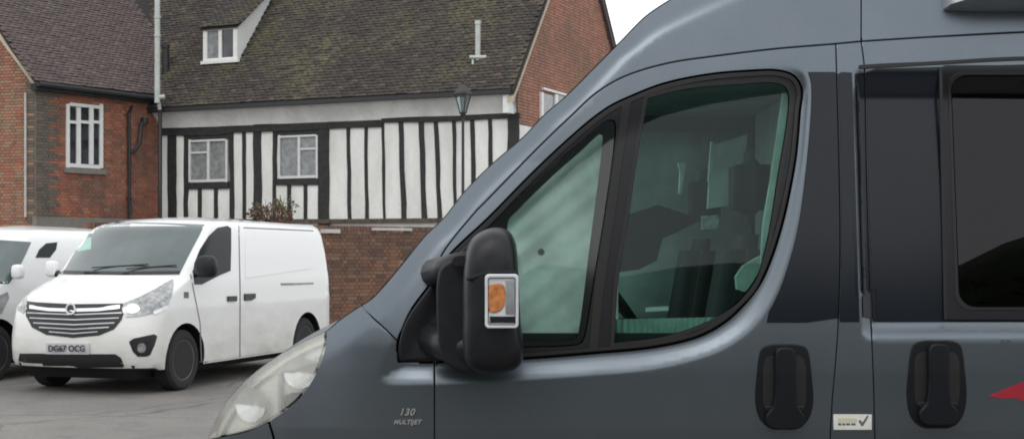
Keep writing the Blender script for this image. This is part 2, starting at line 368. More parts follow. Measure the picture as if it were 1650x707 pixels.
# ================================================================ TIMBERED BUILDING
FT = Frame(0, 0, 0)
def make_frame(pxa, Za, pxb, Zb):
    xa, xb = (pxa-CX)/FX*Za, (pxb-CX)/FX*Zb; ang = math.degrees(math.atan2(Za-Zb, xb-xa)); f = Frame(xa, Za, ang); f.len = math.hypot(xb-xa, Za-Zb); return f
ft = make_frame(256, 36.5, 833, 32.2)
W_T = ft.len
zz = lambda py, Z: CAMH+(HY-py)/FX*Z
eaveT = zz(176, 36.5)                                   # eave height, level along the front
TH = empty('timbered_house', ft.P(W_T/2, 0), 0, 'long black and white timber framed house with a mossy tiled roof and small dormer', 'house')
def tb(name, x0, y0, x1, y1, o0, o1, mat, parent=TH, lean=0, fr=ft):
    """a piece on a wall given by its corners in the picture: left, top, right, bottom (lean shifts its foot)"""
    s0, _ = fr.uv(x0, y0); s1, _ = fr.uv(x1, y0); _, ht = fr.uv((x0+x1)/2, y0); _, hb = fr.uv((x0+x1)/2, y1)
    dl = lean/FX*(fr.oy+fr.dy*s0)/fr.dx
    b = MB(); P = fr.P
    b.hexa([P(s0+dl, hb, o1), P(s1+dl, hb, o1), P(s1+dl, hb, o0), P(s0+dl, hb, o0), P(s0, ht, o1), P(s1, ht, o1), P(s1, ht, o0), P(s0, ht, o0)])
    return b.build(name, mat, parent)
def plate_z(x): return 0
# wall core (plain backing down to the ground) and the plaster between the timbers
b = MB(); b.box(ft, 0, W_T, 0, eaveT-.05, -.5, -.03); b.build('wall', M['cove'], TH)
panels = [(255, 271, 218, 352), (284, 298, 218, 352), (303, 320, 305, 352), (325, 346, 305, 352), (351, 371, 305, 352), (376, 391, 214, 352), (396, 410, 213, 352),
          (421, 441, 211, 352), (444, 464, 298, 353), (469, 491, 298, 353), (495, 518, 298, 353), (530, 560, 207, 353), (563, 590, 206, 353), (592, 618, 205, 353),
          (619, 646, 197, 353), (649, 678, 196, 353), (681, 703, 196, 353), (704, 732, 196, 353), (732, 762, 194, 353), (762, 790, 192, 353), (791, 823, 190, 353)]
for x0, x1, y0, y1 in panels:
    s0, h1 = ft.uv(x0, y0); s1, _ = ft.uv(x1, y0); _, h0 = ft.uv((x0+x1)/2, y1); s0 -= .03; s1 += .03; h1 += .03; h0 -= .03
    nx_, nz_ = 4, 7; vs, fs = [], []; ph = random.uniform(0, 6)
    for j in range(nz_+1):
        for i in range(nx_+1):
            u_, v_ = i/nx_, j/nz_; bul = .018*math.sin(math.pi*u_)*math.sin(math.pi*v_)+.006*math.sin(3*u_+7*v_+ph)
            vs.append(ft.P(s0+(s1-s0)*u_, h0+(h1-h0)*v_, .0+bul))
    for j in range(nz_):
        for i in range(nx_): a = j*(nx_+1)+i; fs.append((a, a+1, a+nx_+2, a+nx_+1))
    mesh_obj('plaster_panel', vs, fs, M['plaster'], TH, True)
# posts: x left, x right at the top, top row, foot row, lean of the foot in picture units
posts = [(270.5, 284.5, 212, 352, 1, .05), (297, 304, 214, 352, 0, .05), (370, 377, 212, 352, 1, .05), (390, 396.5, 212, 352, 1, .045), (409, 421.5, 210, 354, 1, .055), (440, 446, 210, 354, 0, .05),
         (514, 531, 206, 366, 0, .07), (558, 564.5, 204, 354, 3, .045), (587.5, 593.5, 204, 354, 1, .045), (615, 620, 198, 354, 3, .045), (642, 651, 196, 354, 5, .05),
         (674.5, 684, 195, 354, 5, .05), (698.5, 706, 195, 354, 7, .05), (728, 734, 193, 354, 4, .045), (757, 765, 191, 354, 4, .045), (786, 793, 190, 354, 3, .045), (819, 836, 188, 360, 0, .07)]
for x0, x1, y0, y1, ln, pr in posts:
    if x1-x0 < 10 and x0 > 380: mx_ = (x0+x1)/2; hw_ = (x1-x0)*.43; x0, x1 = mx_-hw_, mx_+hw_
    s0, ht = ft.uv(x0, y0-3); s1, _ = ft.uv(x1, y0); _, hb = ft.uv(x0, y1); k = 6; dl = ln/FX*34/ft.dx; vs = []; fs = []
    for j in range(k+1):
        t = j/k; wob = random.uniform(-.012, .012) if 0 < j < k else 0; w2 = random.uniform(-.01, .01)
        a = s0+dl*(1-t)+wob; c = s1+dl*(1-t)+wob+w2; h = hb+(ht-hb)*t
        vs += [ft.P(a, h, -.02), ft.P(a, h, pr-.02), ft.P(c, h, pr-.02), ft.P(c, h, -.02)]
    for j in range(k):
        for q in range(3): a = j*4+q; fs.append((a, a+1, a+5, a+4))
    mesh_obj('timber_post', vs, fs, M['timber'], TH)
for pa in ([(319.5, 325.5), (345.5, 351.5)], [(463.5, 469.5), (490, 495.5)]):
    for x0, x1 in pa: tb('timber_stud', x0, 303 if x0 < 400 else 296, x1, 353, -.02, .028, M['timber'])
# rails, each a slightly wandering beam
def rail(name, pts, t, pr=.045):
    vs, fs = [], []
    for x, yt, yb in pts:
        s, ht = ft.uv(x, yt); _, hb = ft.uv(x, yb); vs += [ft.P(s, hb, -.02), ft.P(s, hb, pr), ft.P(s, ht, pr), ft.P(s, ht, -.02)]
    for j in range(len(pts)-1):
        for q in range(4): a = j*4+q; b_ = j*4+(q+1) % 4; fs.append((a, b_, b_+4, a+4))
    fs += [(0, 1, 2, 3), tuple(len(vs)-4+i for i in (3, 2, 1, 0))]
    return mesh_obj(name, vs, fs, M['timber'], TH)
rail('wall_plate_beam', [(255, 207, 218), (300, 206, 219), (350, 204.5, 218), (380, 203, 214), (410, 202.5, 213)], 0, .056)
rail('wall_plate_beam', [(410.3, 201, 213), (440, 200, 212), (480, 200, 211), (530, 198, 208)], 0, .062)
rail('wall_plate_beam', [(530.3, 197, 208), (570, 196.5, 206), (616, 194, 205)], 0, .056)
rail('wall_plate_beam', [(616.3, 191.5, 198), (660, 189, 197), (700, 188, 197), (745, 187, 195)], 0, .062)
rail('wall_plate_beam', [(745.3, 186, 195), (790, 184, 192), (838, 182, 191)], 0, .057)
rail('bressummer_beam', [(255, 353, 359), (400, 353, 359), (532, 353, 360), (700, 351.5, 358), (840, 349, 356)], 0, .085).data.materials[0] = plain('weathered_brown_timber', (.085, .065, .05), .85, var=.5, scale=9)
rail('window_rail', [(304.4, 293.5, 305), (369.6, 292.5, 304)], 0, .047); rail('window_rail', [(446.4, 288, 298.5), (513.6, 287, 298)], 0, .047)
tb('window_lintel', 304.4, 216, 369.6, 225, -.02, .026, M['timber']); tb('window_lintel', 446.4, 210, 513.6, 218, -.02, .026, M['timber'])
def casement(x0, y0, x1, y1, mull, transom, fmat, pmat, parent, fr, o=.01, bars=None, bw=4.5):
    """window with frame bars and panes; transom = list of (xa, xb, y)"""
    wn = tb('window', x0, y0, x1, y1, o-.05, o-.035, M['trimdark'], parent, fr=fr)
    def bar(nm, a, b_, c, d, pr=.03): return tb(nm, a, b_, c, d, o-.03, o+pr, fmat, wn, fr=fr)
    bar('frame', x0, y0, x0+bw, y1); bar('frame', x1-bw, y0, x1, y1)
    bar('frame', x0+bw+.02, y0, x1-bw-.02, y0+bw); bar('sill', x0+bw+.02, y1-bw-1, x1-bw-.02, y1, .045)
    for m in mull: bar('mullion', m-bw*.62, y0+bw+.05, m+bw*.62, y1-bw-1.05, .025)
    xs = [x0+bw]+[m for m in mull]+[x1-bw]
    for i in range(len(xs)-1):
        a = xs[i]+(bw*.62 if i else 0); c = xs[i+1]-(bw*.62 if i < len(xs)-2 else 0)
        ys = [y0+bw]+[t for (i2, t) in transom if i2 == i]+[y1-bw-1]
        for j in range(len(ys)-1):
            ta = ys[j]+(bw*.45 if j else 0); tb_ = ys[j+1]-(bw*.45 if j < len(ys)-2 else 0)
            tb('pane', a, ta, c, tb_, o-.03, o-.015, pmat, wn, fr=fr)
        for (i2, t) in transom:
            if i2 == i: bar('transom', a+.02, t-bw*.45, c-.02, t+bw*.45, .02)
    return wn
casement(305.5, 225, 368, 293.5, [337], [(0, 246)], M['grey_wood'], M['netpane'], TH, ft, .02, bw=3.2)
casement(449.5, 218, 513.5, 287.5, [483], [(1, 240)], M['grey_wood'], M['netpane'], TH, ft, .02, bw=3.2)
# cove below the eave: leans out from the wall plate to the eave line
OH = .38
vs, fs = [], []
for k in range(9):
    t = k/8; x = 256+577*t; s = W_T*t; _, hb = ft.uv(min(x, 832), 208-24*t)
    for j in range(5):
        q = j/4; vs.append(ft.P(s, hb+(eaveT-.04-hb)*q, .03+(OH-.03)*(q**1.6)))
for k in range(8):
    for j in range(4): a = k*5+j; fs.append((a, a+5, a+6, a+1))
mesh_obj('cove', vs, fs, M['cove'], TH, True)
b = MB(); b.box(ft, W_T-.19, W_T-.04, zz(184, 32.2), eaveT-.06, .05, OH+.01); b.build('cove_end_board', M['white_wood'], TH)
b = MB(); b.box(ft, .1, W_T+.05, eaveT-.14, eaveT-.035, OH+.002, OH+.09); b.build('gutter', M['iron'], TH)
# roof
TANP = 1.25; PD = 7.7                                     # pitch and building depth
ndir = Vector((-ft.nx, -ft.ny, 0)); edir = Vector((ft.dx, ft.dy, 0))
upT = (ndir+Vector((0, 0, TANP))).normalized(); SL = math.hypot(1, TANP)
e0 = Vector(ft.P(0, eaveT, OH+.06)) - Vector((0, 0, .03))
ridge_run = PD/2+OH+.06
b = MB()
LFT = -9.0
A = e0+edir*LFT; B = e0+edir*(W_T+.12); C_ = B+(ndir+Vector((0, 0, TANP)))*ridge_run; D_ = A+(ndir+Vector((0, 0, TANP)))*ridge_run
Ln = Vector((0, 0, -.12)); Br = B+ndir*(ridge_run*2); Ar = A+ndir*(ridge_run*2)
for q in ([A, B, C_, D_], [D_, C_, Br, Ar], [A+Ln, D_+Ln, C_+Ln, B+Ln], [D_+Ln, Ar+Ln, Br+Ln, C_+Ln], [B, B+Ln, C_+Ln, C_], [C_, C_+Ln, Br+Ln, Br], [A, A+Ln, B+Ln, B]): b.poly(q)
b.build('roof', M['under'], TH)
# dormer geometry (catslide) worked out on the roof plane
DX0, DX1 = 322, 381
def on_roof(px, py):
    d = Vector(((px-CX)/FX, 1, (HY-py)/FX)); n = edir.cross(upT); t = (e0-Vector((0, 0, CAMH))).dot(n)/d.dot(n); return Vector((0, 0, CAMH))+d*t
pR = on_roof(384, 101); aR = (pR-e0).dot(edir); run0 = (pR-e0).dot(ndir)
pL = on_roof(322, 103); aL = aR-(DX1-DX0)/FX*pR.y/ft.dx-.04
hb0 = e0.z+TANP*run0; hd = 60/FX*pR.y
TQ = .77; rlen = hd/(TANP-TQ)
def dorm_inside(a, b_):
    run = b_/SL; return not (aL-.02 < a < aR+.02 and run0-.02 < run < run0+rlen*.98)
def valley_ok(a, b_):
    return True
rows = int(4.6/.105*1.25)
tiles(TH, M['tile'], e0, edir, upT, rows, 0, lambda a, b_: dorm_inside(a, b_) and a < W_T+.1 and a > -2.2, int(W_T/.168)+14, -13, limit=300)
DM = empty('dormer', pR-edir*(aR-aL)/2, 0); DM.parent = TH; DM.matrix_basis = worldm(TH).inverted() @ Matrix.Translation(pR-edir*(aR-aL)/2)
def DP(a, run, z): return tuple(e0+edir*a+ndir*run+Vector((0, 0, z-e0.z)))
b = MB(); hT = hb0+hd
b.poly([DP(aR, run0, hb0-.3), DP(aR, run0+rlen, hT+TQ*rlen), DP(aR, run0, hT)])
b.poly([DP(aL, run0, hb0-.3), DP(aL, run0, hT), DP(aL, run0+rlen, hT+TQ*rlen)])
b.build('dormer_cheek', M['white_wood'], DM)
b = MB(); b.poly([DP(aL, run0, hb0-.1), DP(aR, run0, hb0-.1), DP(aR, run0, hT), DP(aL, run0, hT)]); b.build('dormer_front', M['white_wood'], DM)
b = MB()
q = [DP(aL-.05, run0-.10, hT+.0-TQ*.1), DP(aR+.05, run0-.10, hT-TQ*.1), DP(aR+.05, run0+rlen*1.05, hT+TQ*rlen*1.05), DP(aL-.05, run0+rlen*1.05, hT+TQ*rlen*1.05)]
b.hexa([q[0], q[1], q[2], q[3]]+[tuple(Vector(x)+Vector((0, 0, .06))) for x in q]); b.build('dormer_roof', M['under'], DM)
upD = (ndir+Vector((0, 0, TQ))).normalized(); oD = Vector(DP(aL-.06, run0-.13, hT-TQ*.13+.075))
tiles(DM, M['tile'], oD, edir, upD, int(rlen*1.15*math.hypot(1, TQ)/.105), 0, None, int((aR-aL+.14)/.168)+1, 0, limit=80)
fd = Frame(*DP(0, run0, 0)[:2], math.degrees(math.atan2(-ft.dy, ft.dx)))
dw = bpy.data.objects.new('dormer_window', None)
def dbox(nm, a0, a1, h0, h1, o0, o1, mat):
    bb = MB(); bb.box(fd, a0, a1, h0, h1, o0, o1); return bb.build(nm, mat, DM)
wdt = aR-aL; am = (aL+aR)/2
dbox('sill', aL-.04, aR+.06, hb0+.0, hb0+.085, 0, .11, M['white_wood'])
for a0, a1 in ((aL+.0, aL+.13), (am-.05, am+.05), (aR-.13, aR)): dbox('frame', a0, a1, hb0+.088, hT-.10, 0, .05, M['white_wood'])
dbox('frame', aL, aR, hT-.098, hT-.02, 0, .052, M['white_wood']); dbox('frame', aL+.132, aR-.132, hb0+.088, hb0+.15, 0, .048, M['white_wood'])
dbox('pane', aL+.132, am-.052, hb0+.152, hT-.102, .004, .016, M['netpane']); dbox('pane', am+.052, aR-.132, hb0+.152, hT-.102, .004, .016, M['pane'])
# right end wall of brick rising into the gable
fe = Frame(*ft.P(W_T, 0)[:2], 0); aE = math.atan2(ft.dx, -ft.dy)   # direction away from the camera
fe.dx, fe.dy = -ft.nx, -ft.ny; fe.nx, fe.ny = fe.dy, -fe.dx
eh = eaveT-.1
def gab(s): return eh+.35+TANP*min(s, PD-s)
b = MB(); P = fe.P
for o_ in (.0, -.35):
    pts = [P(0, 0, o_), P(PD, 0, o_), P(PD, gab(PD), o_), P(PD/2, gab(PD/2), o_), P(0, gab(0), o_)]
    b.poly(pts if o_ == 0 else pts[::-1])
for s_, e_ in ((0, PD/2), (PD/2, PD)): b.poly([P(s_, gab(s_), 0), P(e_, gab(e_), 0), P(e_, gab(e_), -.35), P(s_, gab(s_), -.35)])
b.build('gable_wall', M['mortar'], TH)
hw = zz(199, 32.2)
bricks(fe, TH, M['brick_end'], 0, PD, hw, gab(PD/2), lambda s, h: h < gab(s)-.05 and h < eh+7.2, out=.0, limit=300)
b = MB(); b.box(fe, 0.02, PD-.1, zz(352, 32.2), hw-.02, .0, .03); b.build('rendered_band', M['plaster'], TH)
b = MB(); b.hexa([P(-.42, gab(0)-.42*TANP-.06, -.06), P(PD/2, gab(PD/2)-.07, -.06), P(PD/2, gab(PD/2)-.07, .12), P(-.42, gab(0)-.42*TANP-.06, .10)]+[P(-.42, gab(0)-.42*TANP+.05, -.06), P(PD/2, gab(PD/2)+.10, -.06), P(PD/2, gab(PD/2)+.10, .12), P(-.42, gab(0)-.42*TANP+.05, .10)]); b.build('verge', M['verge'], TH)
b = MB(); b.hexa([P(PD/2, gab(PD/2)-.07, -.06), P(PD+.3, gab(PD)-.45, -.06), P(PD+.3, gab(PD)-.45, .12), P(PD/2, gab(PD/2)-.07, .12)]+[P(PD/2, gab(PD/2)+.10, -.06), P(PD+.3, gab(PD)-.28, -.06), P(PD+.3, gab(PD)-.28, .12), P(PD/2, gab(PD/2)+.10, .12)]); b.build('verge', M['tile_brown'], TH)
casement(868, 149, 930, 215, [893, 912], [], M['white_wood'], M['netpane'], TH, fe, .05, bw=3.5)
# roof pipes (fixed to the roof)
def roof_pipe(px, y0, y1, r, mat, name='vent_pipe', elbow=0):
    base = on_roof(px, y1); top = base+Vector((0, 0, (y1-y0)/FX*base.y)); b = MB(); k = FX/base.y
    b.tube([base-Vector((0, 0, .3)), top], r/k, 12)
    if elbow: b.tube([base+Vector((0, 0, elbow/k)), base+Vector((.22, -.05, elbow/k))], r/k*.9, 10)
    b.tube([top-Vector((0, 0, .06)), top+Vector((0, 0, .03))], r/k*1.18, 12)
    o = b.build(name, mat, TH, True, 40); return base
bs = roof_pipe(770, 36, 97, 4.3, M['pipewhite'])
b = MB(); b.tube([bs+Vector((-.2, -.05, .06)), bs+Vector((.2, -.05, .06))], .045, 8); b.tube([bs+Vector((-.12, -.08, .0)), bs+Vector((-.12, -.08, -.12))], .03, 8); b.build('pipe_collar', M['pipewhite'], TH)
roof_pipe(267, 74, 118, 5.5, M['iron'], 'flue_pipe')
# ================================================================ LEFT BRICK HOUSE
fl = make_frame(58, 33.4, 256, 36.45); eaveL = zz(136, 33.4)
fg = make_frame(-180, 34.6, 58, 33.4)        # gable-end face to the left, turned the other way
LH = empty('brick_house', fl.P(fl.len/2, 0), 0, 'red brick house with a white three light window, left of the timbered house', 'house')
b = MB(); b.box(fl, -.02, fl.len, 0, eaveL, -.4, .0); b.build('wall', M['mortar_dark'], LH)
xa, ya, xb, yb = 106, 170, 163, 270
def winhole(fr, a, b_, c, d):
    s0, h1 = fr.uv(a, b_); s1, _ = fr.uv(c, b_); _, h0 = fr.uv((a+c)/2, d); return lambda s, h: not (s0-.02 < s < s1+.02 and h0-.05 < h < h1+.06)
wh = winhole(fl, 105, 168, 165, 278)
bricks(fl, LH, M['brick'], 0, fl.len, zz(372, 34), eaveL, wh, matgrey=M['brick_grey'], greytest=lambda s, h, r: s < (.62 if r % 4 < 2 else .42), limit=240)
casement(105, 168, 164, 271, [125, 145.5], [(0, 197), (1, 197), (2, 197)], M['white_wood'], M['pane'], LH, fl, .03, bw=5.2)
b = MB(); b.box(fl, -.1, fl.len, zz(368, 34), zz(351, 34.4), .0, .16); b.build('plinth_ledge', M['sill'], LH)
tb('window_sill', 102, 272, 168, 280, -.02, .10, M['sill'], LH, fr=fl)
tb('window_head', 103, 161, 166, 168, -.02, .014, M['brick_grey'], LH, fr=fl)
# eaves board, gutter, rainwater pipe
b = MB(); b.box(fl, -.15, fl.len+.0, eaveL-.16, eaveL-.0, .0, .22); b.build('eaves_board', M['timber'], LH)
b = MB(); b.tube([fl.P(-.15, eaveL-.02, .30), fl.P(fl.len-.1, eaveL-.05, .30)], .065, 10); b.build('gutter', M['iron'], LH)
def onw(fr, px, py, o): s, h = fr.uv(px, py); return fr.P(s, h, o)
b = MB(); b.tube([onw(fl, 203, 172, .24), onw(fl, 204, 182, .1), onw(fl, 205, 350, .1), onw(fl, 205, 420, .1)], .045, 8)
for yy in (205, 262, 318): b.tube([onw(fl, 204.5, yy, .1), onw(fl, 204.5, yy+3, .1)], .06, 8)
b.build('downpipe', M['iron'], LH, True, 40)
b = MB(); b.tube([onw(fl, 229, 194, .08), onw(fl, 223, 202, .12), onw(fl, 220, 232, .12), onw(fl, 212, 243, .12), onw(fl, 205, 246, .11)], .05, 8)
b.tube([onw(fl, 229, 190, .1), onw(fl, 229, 200, .1)], .09, 8); b.build('branch_pipe', M['iron'], LH, True, 40)
# gable face
b = MB(); P = fg.P
gv0 = fg.len                                # verge foot at the corner
def gabL(s): return eaveL+.0+1.22*(gv0-s)
top = fg.len*.42
b.poly([P(0, 0, 0), P(gv0, 0, 0), P(gv0, eaveL, 0), P(top, gabL(top), 0), P(0, gabL(top)-1.22*top, 0)])
b.build('gable_wall', M['mortar'], LH)
s_l, _ = fg.uv(-30, 300)
bricks(fg, LH, M['brick_gable'], s_l, gv0-.0, zz(380, 33.5), gabL(top), lambda s, h: h < gabL(s)-.06, matgrey=M['brick_grey'], greytest=lambda s, h, r: s > gv0-(.24 if r % 4 < 2 else .12), limit=260)
b = MB(); b.hexa([P(top, gabL(top)-.08, -.05), P(gv0+.06, eaveL-.14, -.05), P(gv0+.06, eaveL-.14, .08), P(top, gabL(top)-.08, .08), P(top, gabL(top)+.04, -.05), P(gv0+.06, eaveL-.02, -.05), P(gv0+.06, eaveL-.02, .08), P(top, gabL(top)+.04, .08)]); b.build('verge', M['verge'], LH)
b = MB(); b.tube([onw(fg, 43, 150, .05), onw(fg, 43, 350, .05)], .03, 8); b.build('cable_conduit', M['stone'], LH)
# roof plane of the brick house: through the eave line, verge foot and the line up the gable
ndl = Vector((-fl.nx, -fl.ny, 0)); edl = Vector((fl.dx, fl.dy, 0)); TL = 1.05
ev = Vector(fl.P(-.0, eaveL+.03, .30))-Vector((0, 0, .0)); upL = (ndl+Vector((0, 0, TL))).normalized(); SLL = math.hypot(1, TL)
# cut against the timbered roof: keep tiles on the left-hand side of the valley line
def left_ok(a, b_):
    p = ev+edl*a+upL*b_; run = (p-e0).dot(ndir); zr = e0.z+TANP*run; aT = (p-e0).dot(edir)
    px = CX+FX*p.x/p.y; py = HY-FX*(p.z-CAMH)/p.y
    if px < 58-max(0, (136-py))*.667+1: return False
    return p.z > zr-.03
b = MB(); run = 7.5
vv = []
A = ev+edl*(-.1); B = ev+edl*(fl.len+.15)
gp = Vector(P(top, gabL(top)+.02, 0))
nL = edl.cross(upL)
def onL(px, py):
    d = Vector(((px-CX)/FX, 1, (HY-py)/FX)); t = (ev-Vector((0, 0, CAMH))).dot(nL)/d.dot(nL); return Vector((0, 0, CAMH))+d*t
b.poly([onL(57, 136), B, onL(275, 0), onL(300, -160), onL(-140, -160)]); b.build('roof', M['under'], LH)
tiles(LH, M['tile_brown'], ev, edl, upL, 66, 0, left_ok, 80, -50, limit=300)
# white soil pipe in the corner between the two houses
base = Vector(fl.P(fl.len-.08, 0, .42)); kx = 36/FX
SP = empty('soil_pipe', (base.x, base.y, 0), 0, 'tall pale soil pipe rising in the corner between the brick house and the timbered house', 'pipe')
pb = Vector(((253.5-CX)/FX*35.6, 35.6, 0)); b = MB()
b.tube([pb+Vector((0, 0, zz(166, 35.6))), pb+Vector((0, 0, zz(-70, 35.6)))], .075, 12)
for yy in (60, 30): b.tube([pb+Vector((0, 0, zz(yy, 35.6))), pb+Vector((0, 0, zz(yy-4, 35.6)))], .09, 12)
b.tube([pb+Vector((0, 0, zz(157, 35.6))), pb+Vector((.19, .02, zz(156, 35.6)))], .06, 10)
b.tube([pb+Vector((.03, .05, zz(166, 35.6))), pb+Vector((.03, .12, zz(175, 35.6)))], .05, 10); b.build('pipe', M['pipewhite'], SP, True, 40)
b = MB(); b.tube([pb+Vector((.02, .2, zz(176, 35.6))), pb+Vector((.02, .2, 0))], .055, 10); b.build('lower_pipe', M['iron'], SP, True)

# ================================================================ BOUNDARY WALL
fw = make_frame(140, 25.0, 540, 28.0); fw.len = fw.u(860); topw = zz(364, 28.2)
BW = empty('garden_wall', fw.P(fw.len/2, 0), 0, 'brown brick garden wall with brick on edge coping behind the parked white van', 'wall')
b = MB(); b.box(fw, 0, fw.len, 0, topw-.11, -.22, .0); b.build('wall_core', M['mortar_dark'], BW)
nho = winhole(fw, 528, 397, 556, 440)
bricks(fw, BW, M['brick_wall'], 0, fw.len, .0, topw-.112, None, limit=280)
L = []; R4 = fw.rot().to_4x4(); s = 0.04
while s < fw.len:
    L.append(Matrix.Translation(fw.P(s, topw-.052, -.105)) @ R4 @ Matrix.Rotation(random.uniform(-.03, .03), 4, 'Y') @ Matrix.Diagonal((.062, .25, .105+random.uniform(-.006, .006), 1))); s += .075
lay_pieces('coping_brick', 'coping', BRV, BRF, L, M['brick_wall'], BW, 300)
tb('capping_slab', 598, 367.2, 662, 371.5, -.2, .06, M['stone'], BW, fr=fw); tb('capping_slab', 515, 369.2, 546, 375.5, -.2, .07, M['stone'], BW, fr=fw)

# shrub growing over the wall
def shrub(name, cx, cy, cz, rx, ry, rz_, n, mats, parent, sz):
    for mi, m in enumerate(mats):
        b = MB()
        for _ in range(n//len(mats)):
            while True:
                q = rng.uniform(-1, 1, 3)
                if .15 < (q**2).sum() < 1: break
            c = Vector((cx+q[0]*rx, cy+q[1]*ry, cz+q[2]*rz_+.25*rz_*math.sin(q[0]*7))); a = Vector(rng.normal(size=3)).normalized(); d = a.orthogonal().normalized(); s_ = sz*rng.uniform(.6, 1.4)
            b.poly([c-a*s_, c+d*s_*.5, c+a*s_, c-d*s_*.5])
        o = b.build(name, m, parent); o['kind'] = 'stuff'
SZ = 30.5; scx = (441-CX)/FX*SZ
SH = empty('shrub', (scx, SZ, 0), 0, 'small red brown shrub showing above the white van roof against the timbered wall', 'shrub')
shrub('foliage', scx-.06, SZ, zz(347, SZ), .55, .35, .30, 800, [M['twig'], M['twig'], M['twiggreen']], SH, .042)
b = MB()
for k in range(14):
    a = random.uniform(-.55, .6); b.tube([(scx+a*.2, SZ, 0), (scx+a*.7, SZ, zz(360, SZ)), (scx+a+random.uniform(-.1, .1), SZ+random.uniform(-.1, .1), zz(random.uniform(318, 345), SZ))], [.02, .012, .005], 5)
b.build('stem', M['twig'], SH)
shrub('foliage', scx+.30, SZ, zz(330, SZ), .26, .2, .20, 70, [M['twiggreen']], SH, .04)

# ================================================================ LAMP POST
LZ = 25.0; lx = (746-CX)/FX*LZ; lk = LZ/FX
LP = empty('street_lamp', (lx, LZ, 0), 0, 'black lamp post with a glazed lantern in front of the timbered wall', 'street lamp')
b = MB(); z0 = zz(186, LZ)
b.tube([(lx, LZ, 0), (lx, LZ, .5), (lx, LZ, .52), (lx, LZ, 1.1), (lx, LZ, 1.15), (lx, LZ, z0)], [.085, .08, .06, .055, .032, .026], 12)
b.build('post', M['iron'], LP, True, 40)
b = MB()
def ring4(z, w): return [(lx+w*math.cos(a), LZ+w*math.sin(a), z) for a in [math.radians(20+90*i) for i in range(4)]]
zb, zt, zc = zz(183, LZ), zz(152, LZ), zz(138, LZ); r0, r1 = ring4(zb, .055), ring4(zt, .155)
g = MB()
for i in range(4):
    j = (i+1) % 4; g.poly([r0[i], r0[j], r1[j], r1[i]])
g.build('lantern_glass', M['lanternglass'], LP)
for i in range(4):
    j = (i+1) % 4; b.tube([r0[i], r1[i]], .011, 6); b.tube([r1[i], r1[j]], .014, 6); b.tube([r0[i], r0[j]], .012, 6)
b.tube([(lx, LZ, zb-.08), (lx, LZ, zb+.02)], [.03, .06], 10); b.build('lantern_frame', M['iron'], LP)
b = MB(); b.tube([(lx, LZ, zt), (lx, LZ, zt+.05), (lx, LZ, zc), (lx, LZ, zc+.03), (lx, LZ, zc+.07), (lx, LZ, zc+.13)], [.17, .15, .05, .03, .035, .004], 4); b.build('lantern_cap', M['iron'], LP)
b = MB(); b.tube([(lx, LZ, zb+.06), (lx, LZ, zt-.06)], [.03, .045], 8); b.build('bulb', M['white_lens'], LP)

# ================================================================ WHITE VANS
def interp(tab, x): 
    xs, ys = zip(*tab); return float(np.interp(x, xs, ys))
def van_body(W, H, Ln, prof, parent, name='body'):
    """closed body: rows follow the front profile (length, height), each row is a rounded plan outline"""
    nphi, nside = 26, 30; rows = []
    def halfw(z): return W*interp([(0, .955), (.25*H/1.97, .975), (.45, 1), (.95, 1), (1.25, .985), (1.6, .93), (1.86, .865), (1.95, .81), (1.985, .72)], z*1.97/H)
    for l0, z, R, bow in prof:
        w = halfw(z); pts = []
        for k in range(nphi+1):
            f = math.pi/2*k/nphi; x = w*math.sin(f)**.62 if k else 0.0
            l = l0+R*(1-max(0, math.cos(f))**.55)+bow*(x/w)**2; pts.append((l, x, z-(.035*(x/w)**2 if z > 1.02 else 0)))
        lend = pts[-1][0]
        for k in range(1, nside+1):
            t = k/nside; l = lend+(Ln-.06-lend)*t; pts.append((l, w, pts[nphi][2]))
        pts.append((Ln-.02, w*.97, pts[-1][2])); pts.append((Ln, w*.88, pts[-1][2])); pts.append((Ln+.01, 0, z)); rows.append(pts)
    n = len(rows[0]); full = []
    for r in rows: full.append(r+[(l, -x, z) for (l, x, z) in r[1:-1]][::-1])
    m = len(full[0]); V = [p for r in full for p in r]; F = []
    for i in range(len(full)-1):
        for j in range(m): a = i*m+j; b_ = i*m+(j+1) % m; F.append((a, b_, b_+m, a+m))
    # roof cap with crown
    last = len(V); topr = full[-1]; cl = [(p[0]+(Ln*.58-p[0])*.5, p[1]*.5, p[2]+.022) for p in topr]; V += cl
    for j in range(m): F.append(((len(full)-1)*m+j, (len(full)-1)*m+(j+1) % m, last+(j+1) % m, last+j))
    V.append((Ln*.58, 0, prof[-1][1]+.028)); c = len(V)-1
    for j in range(m): F.append((last+j, last+(j+1) % m, c))
    F.append(tuple(range(m))[::-1])
    return V, F
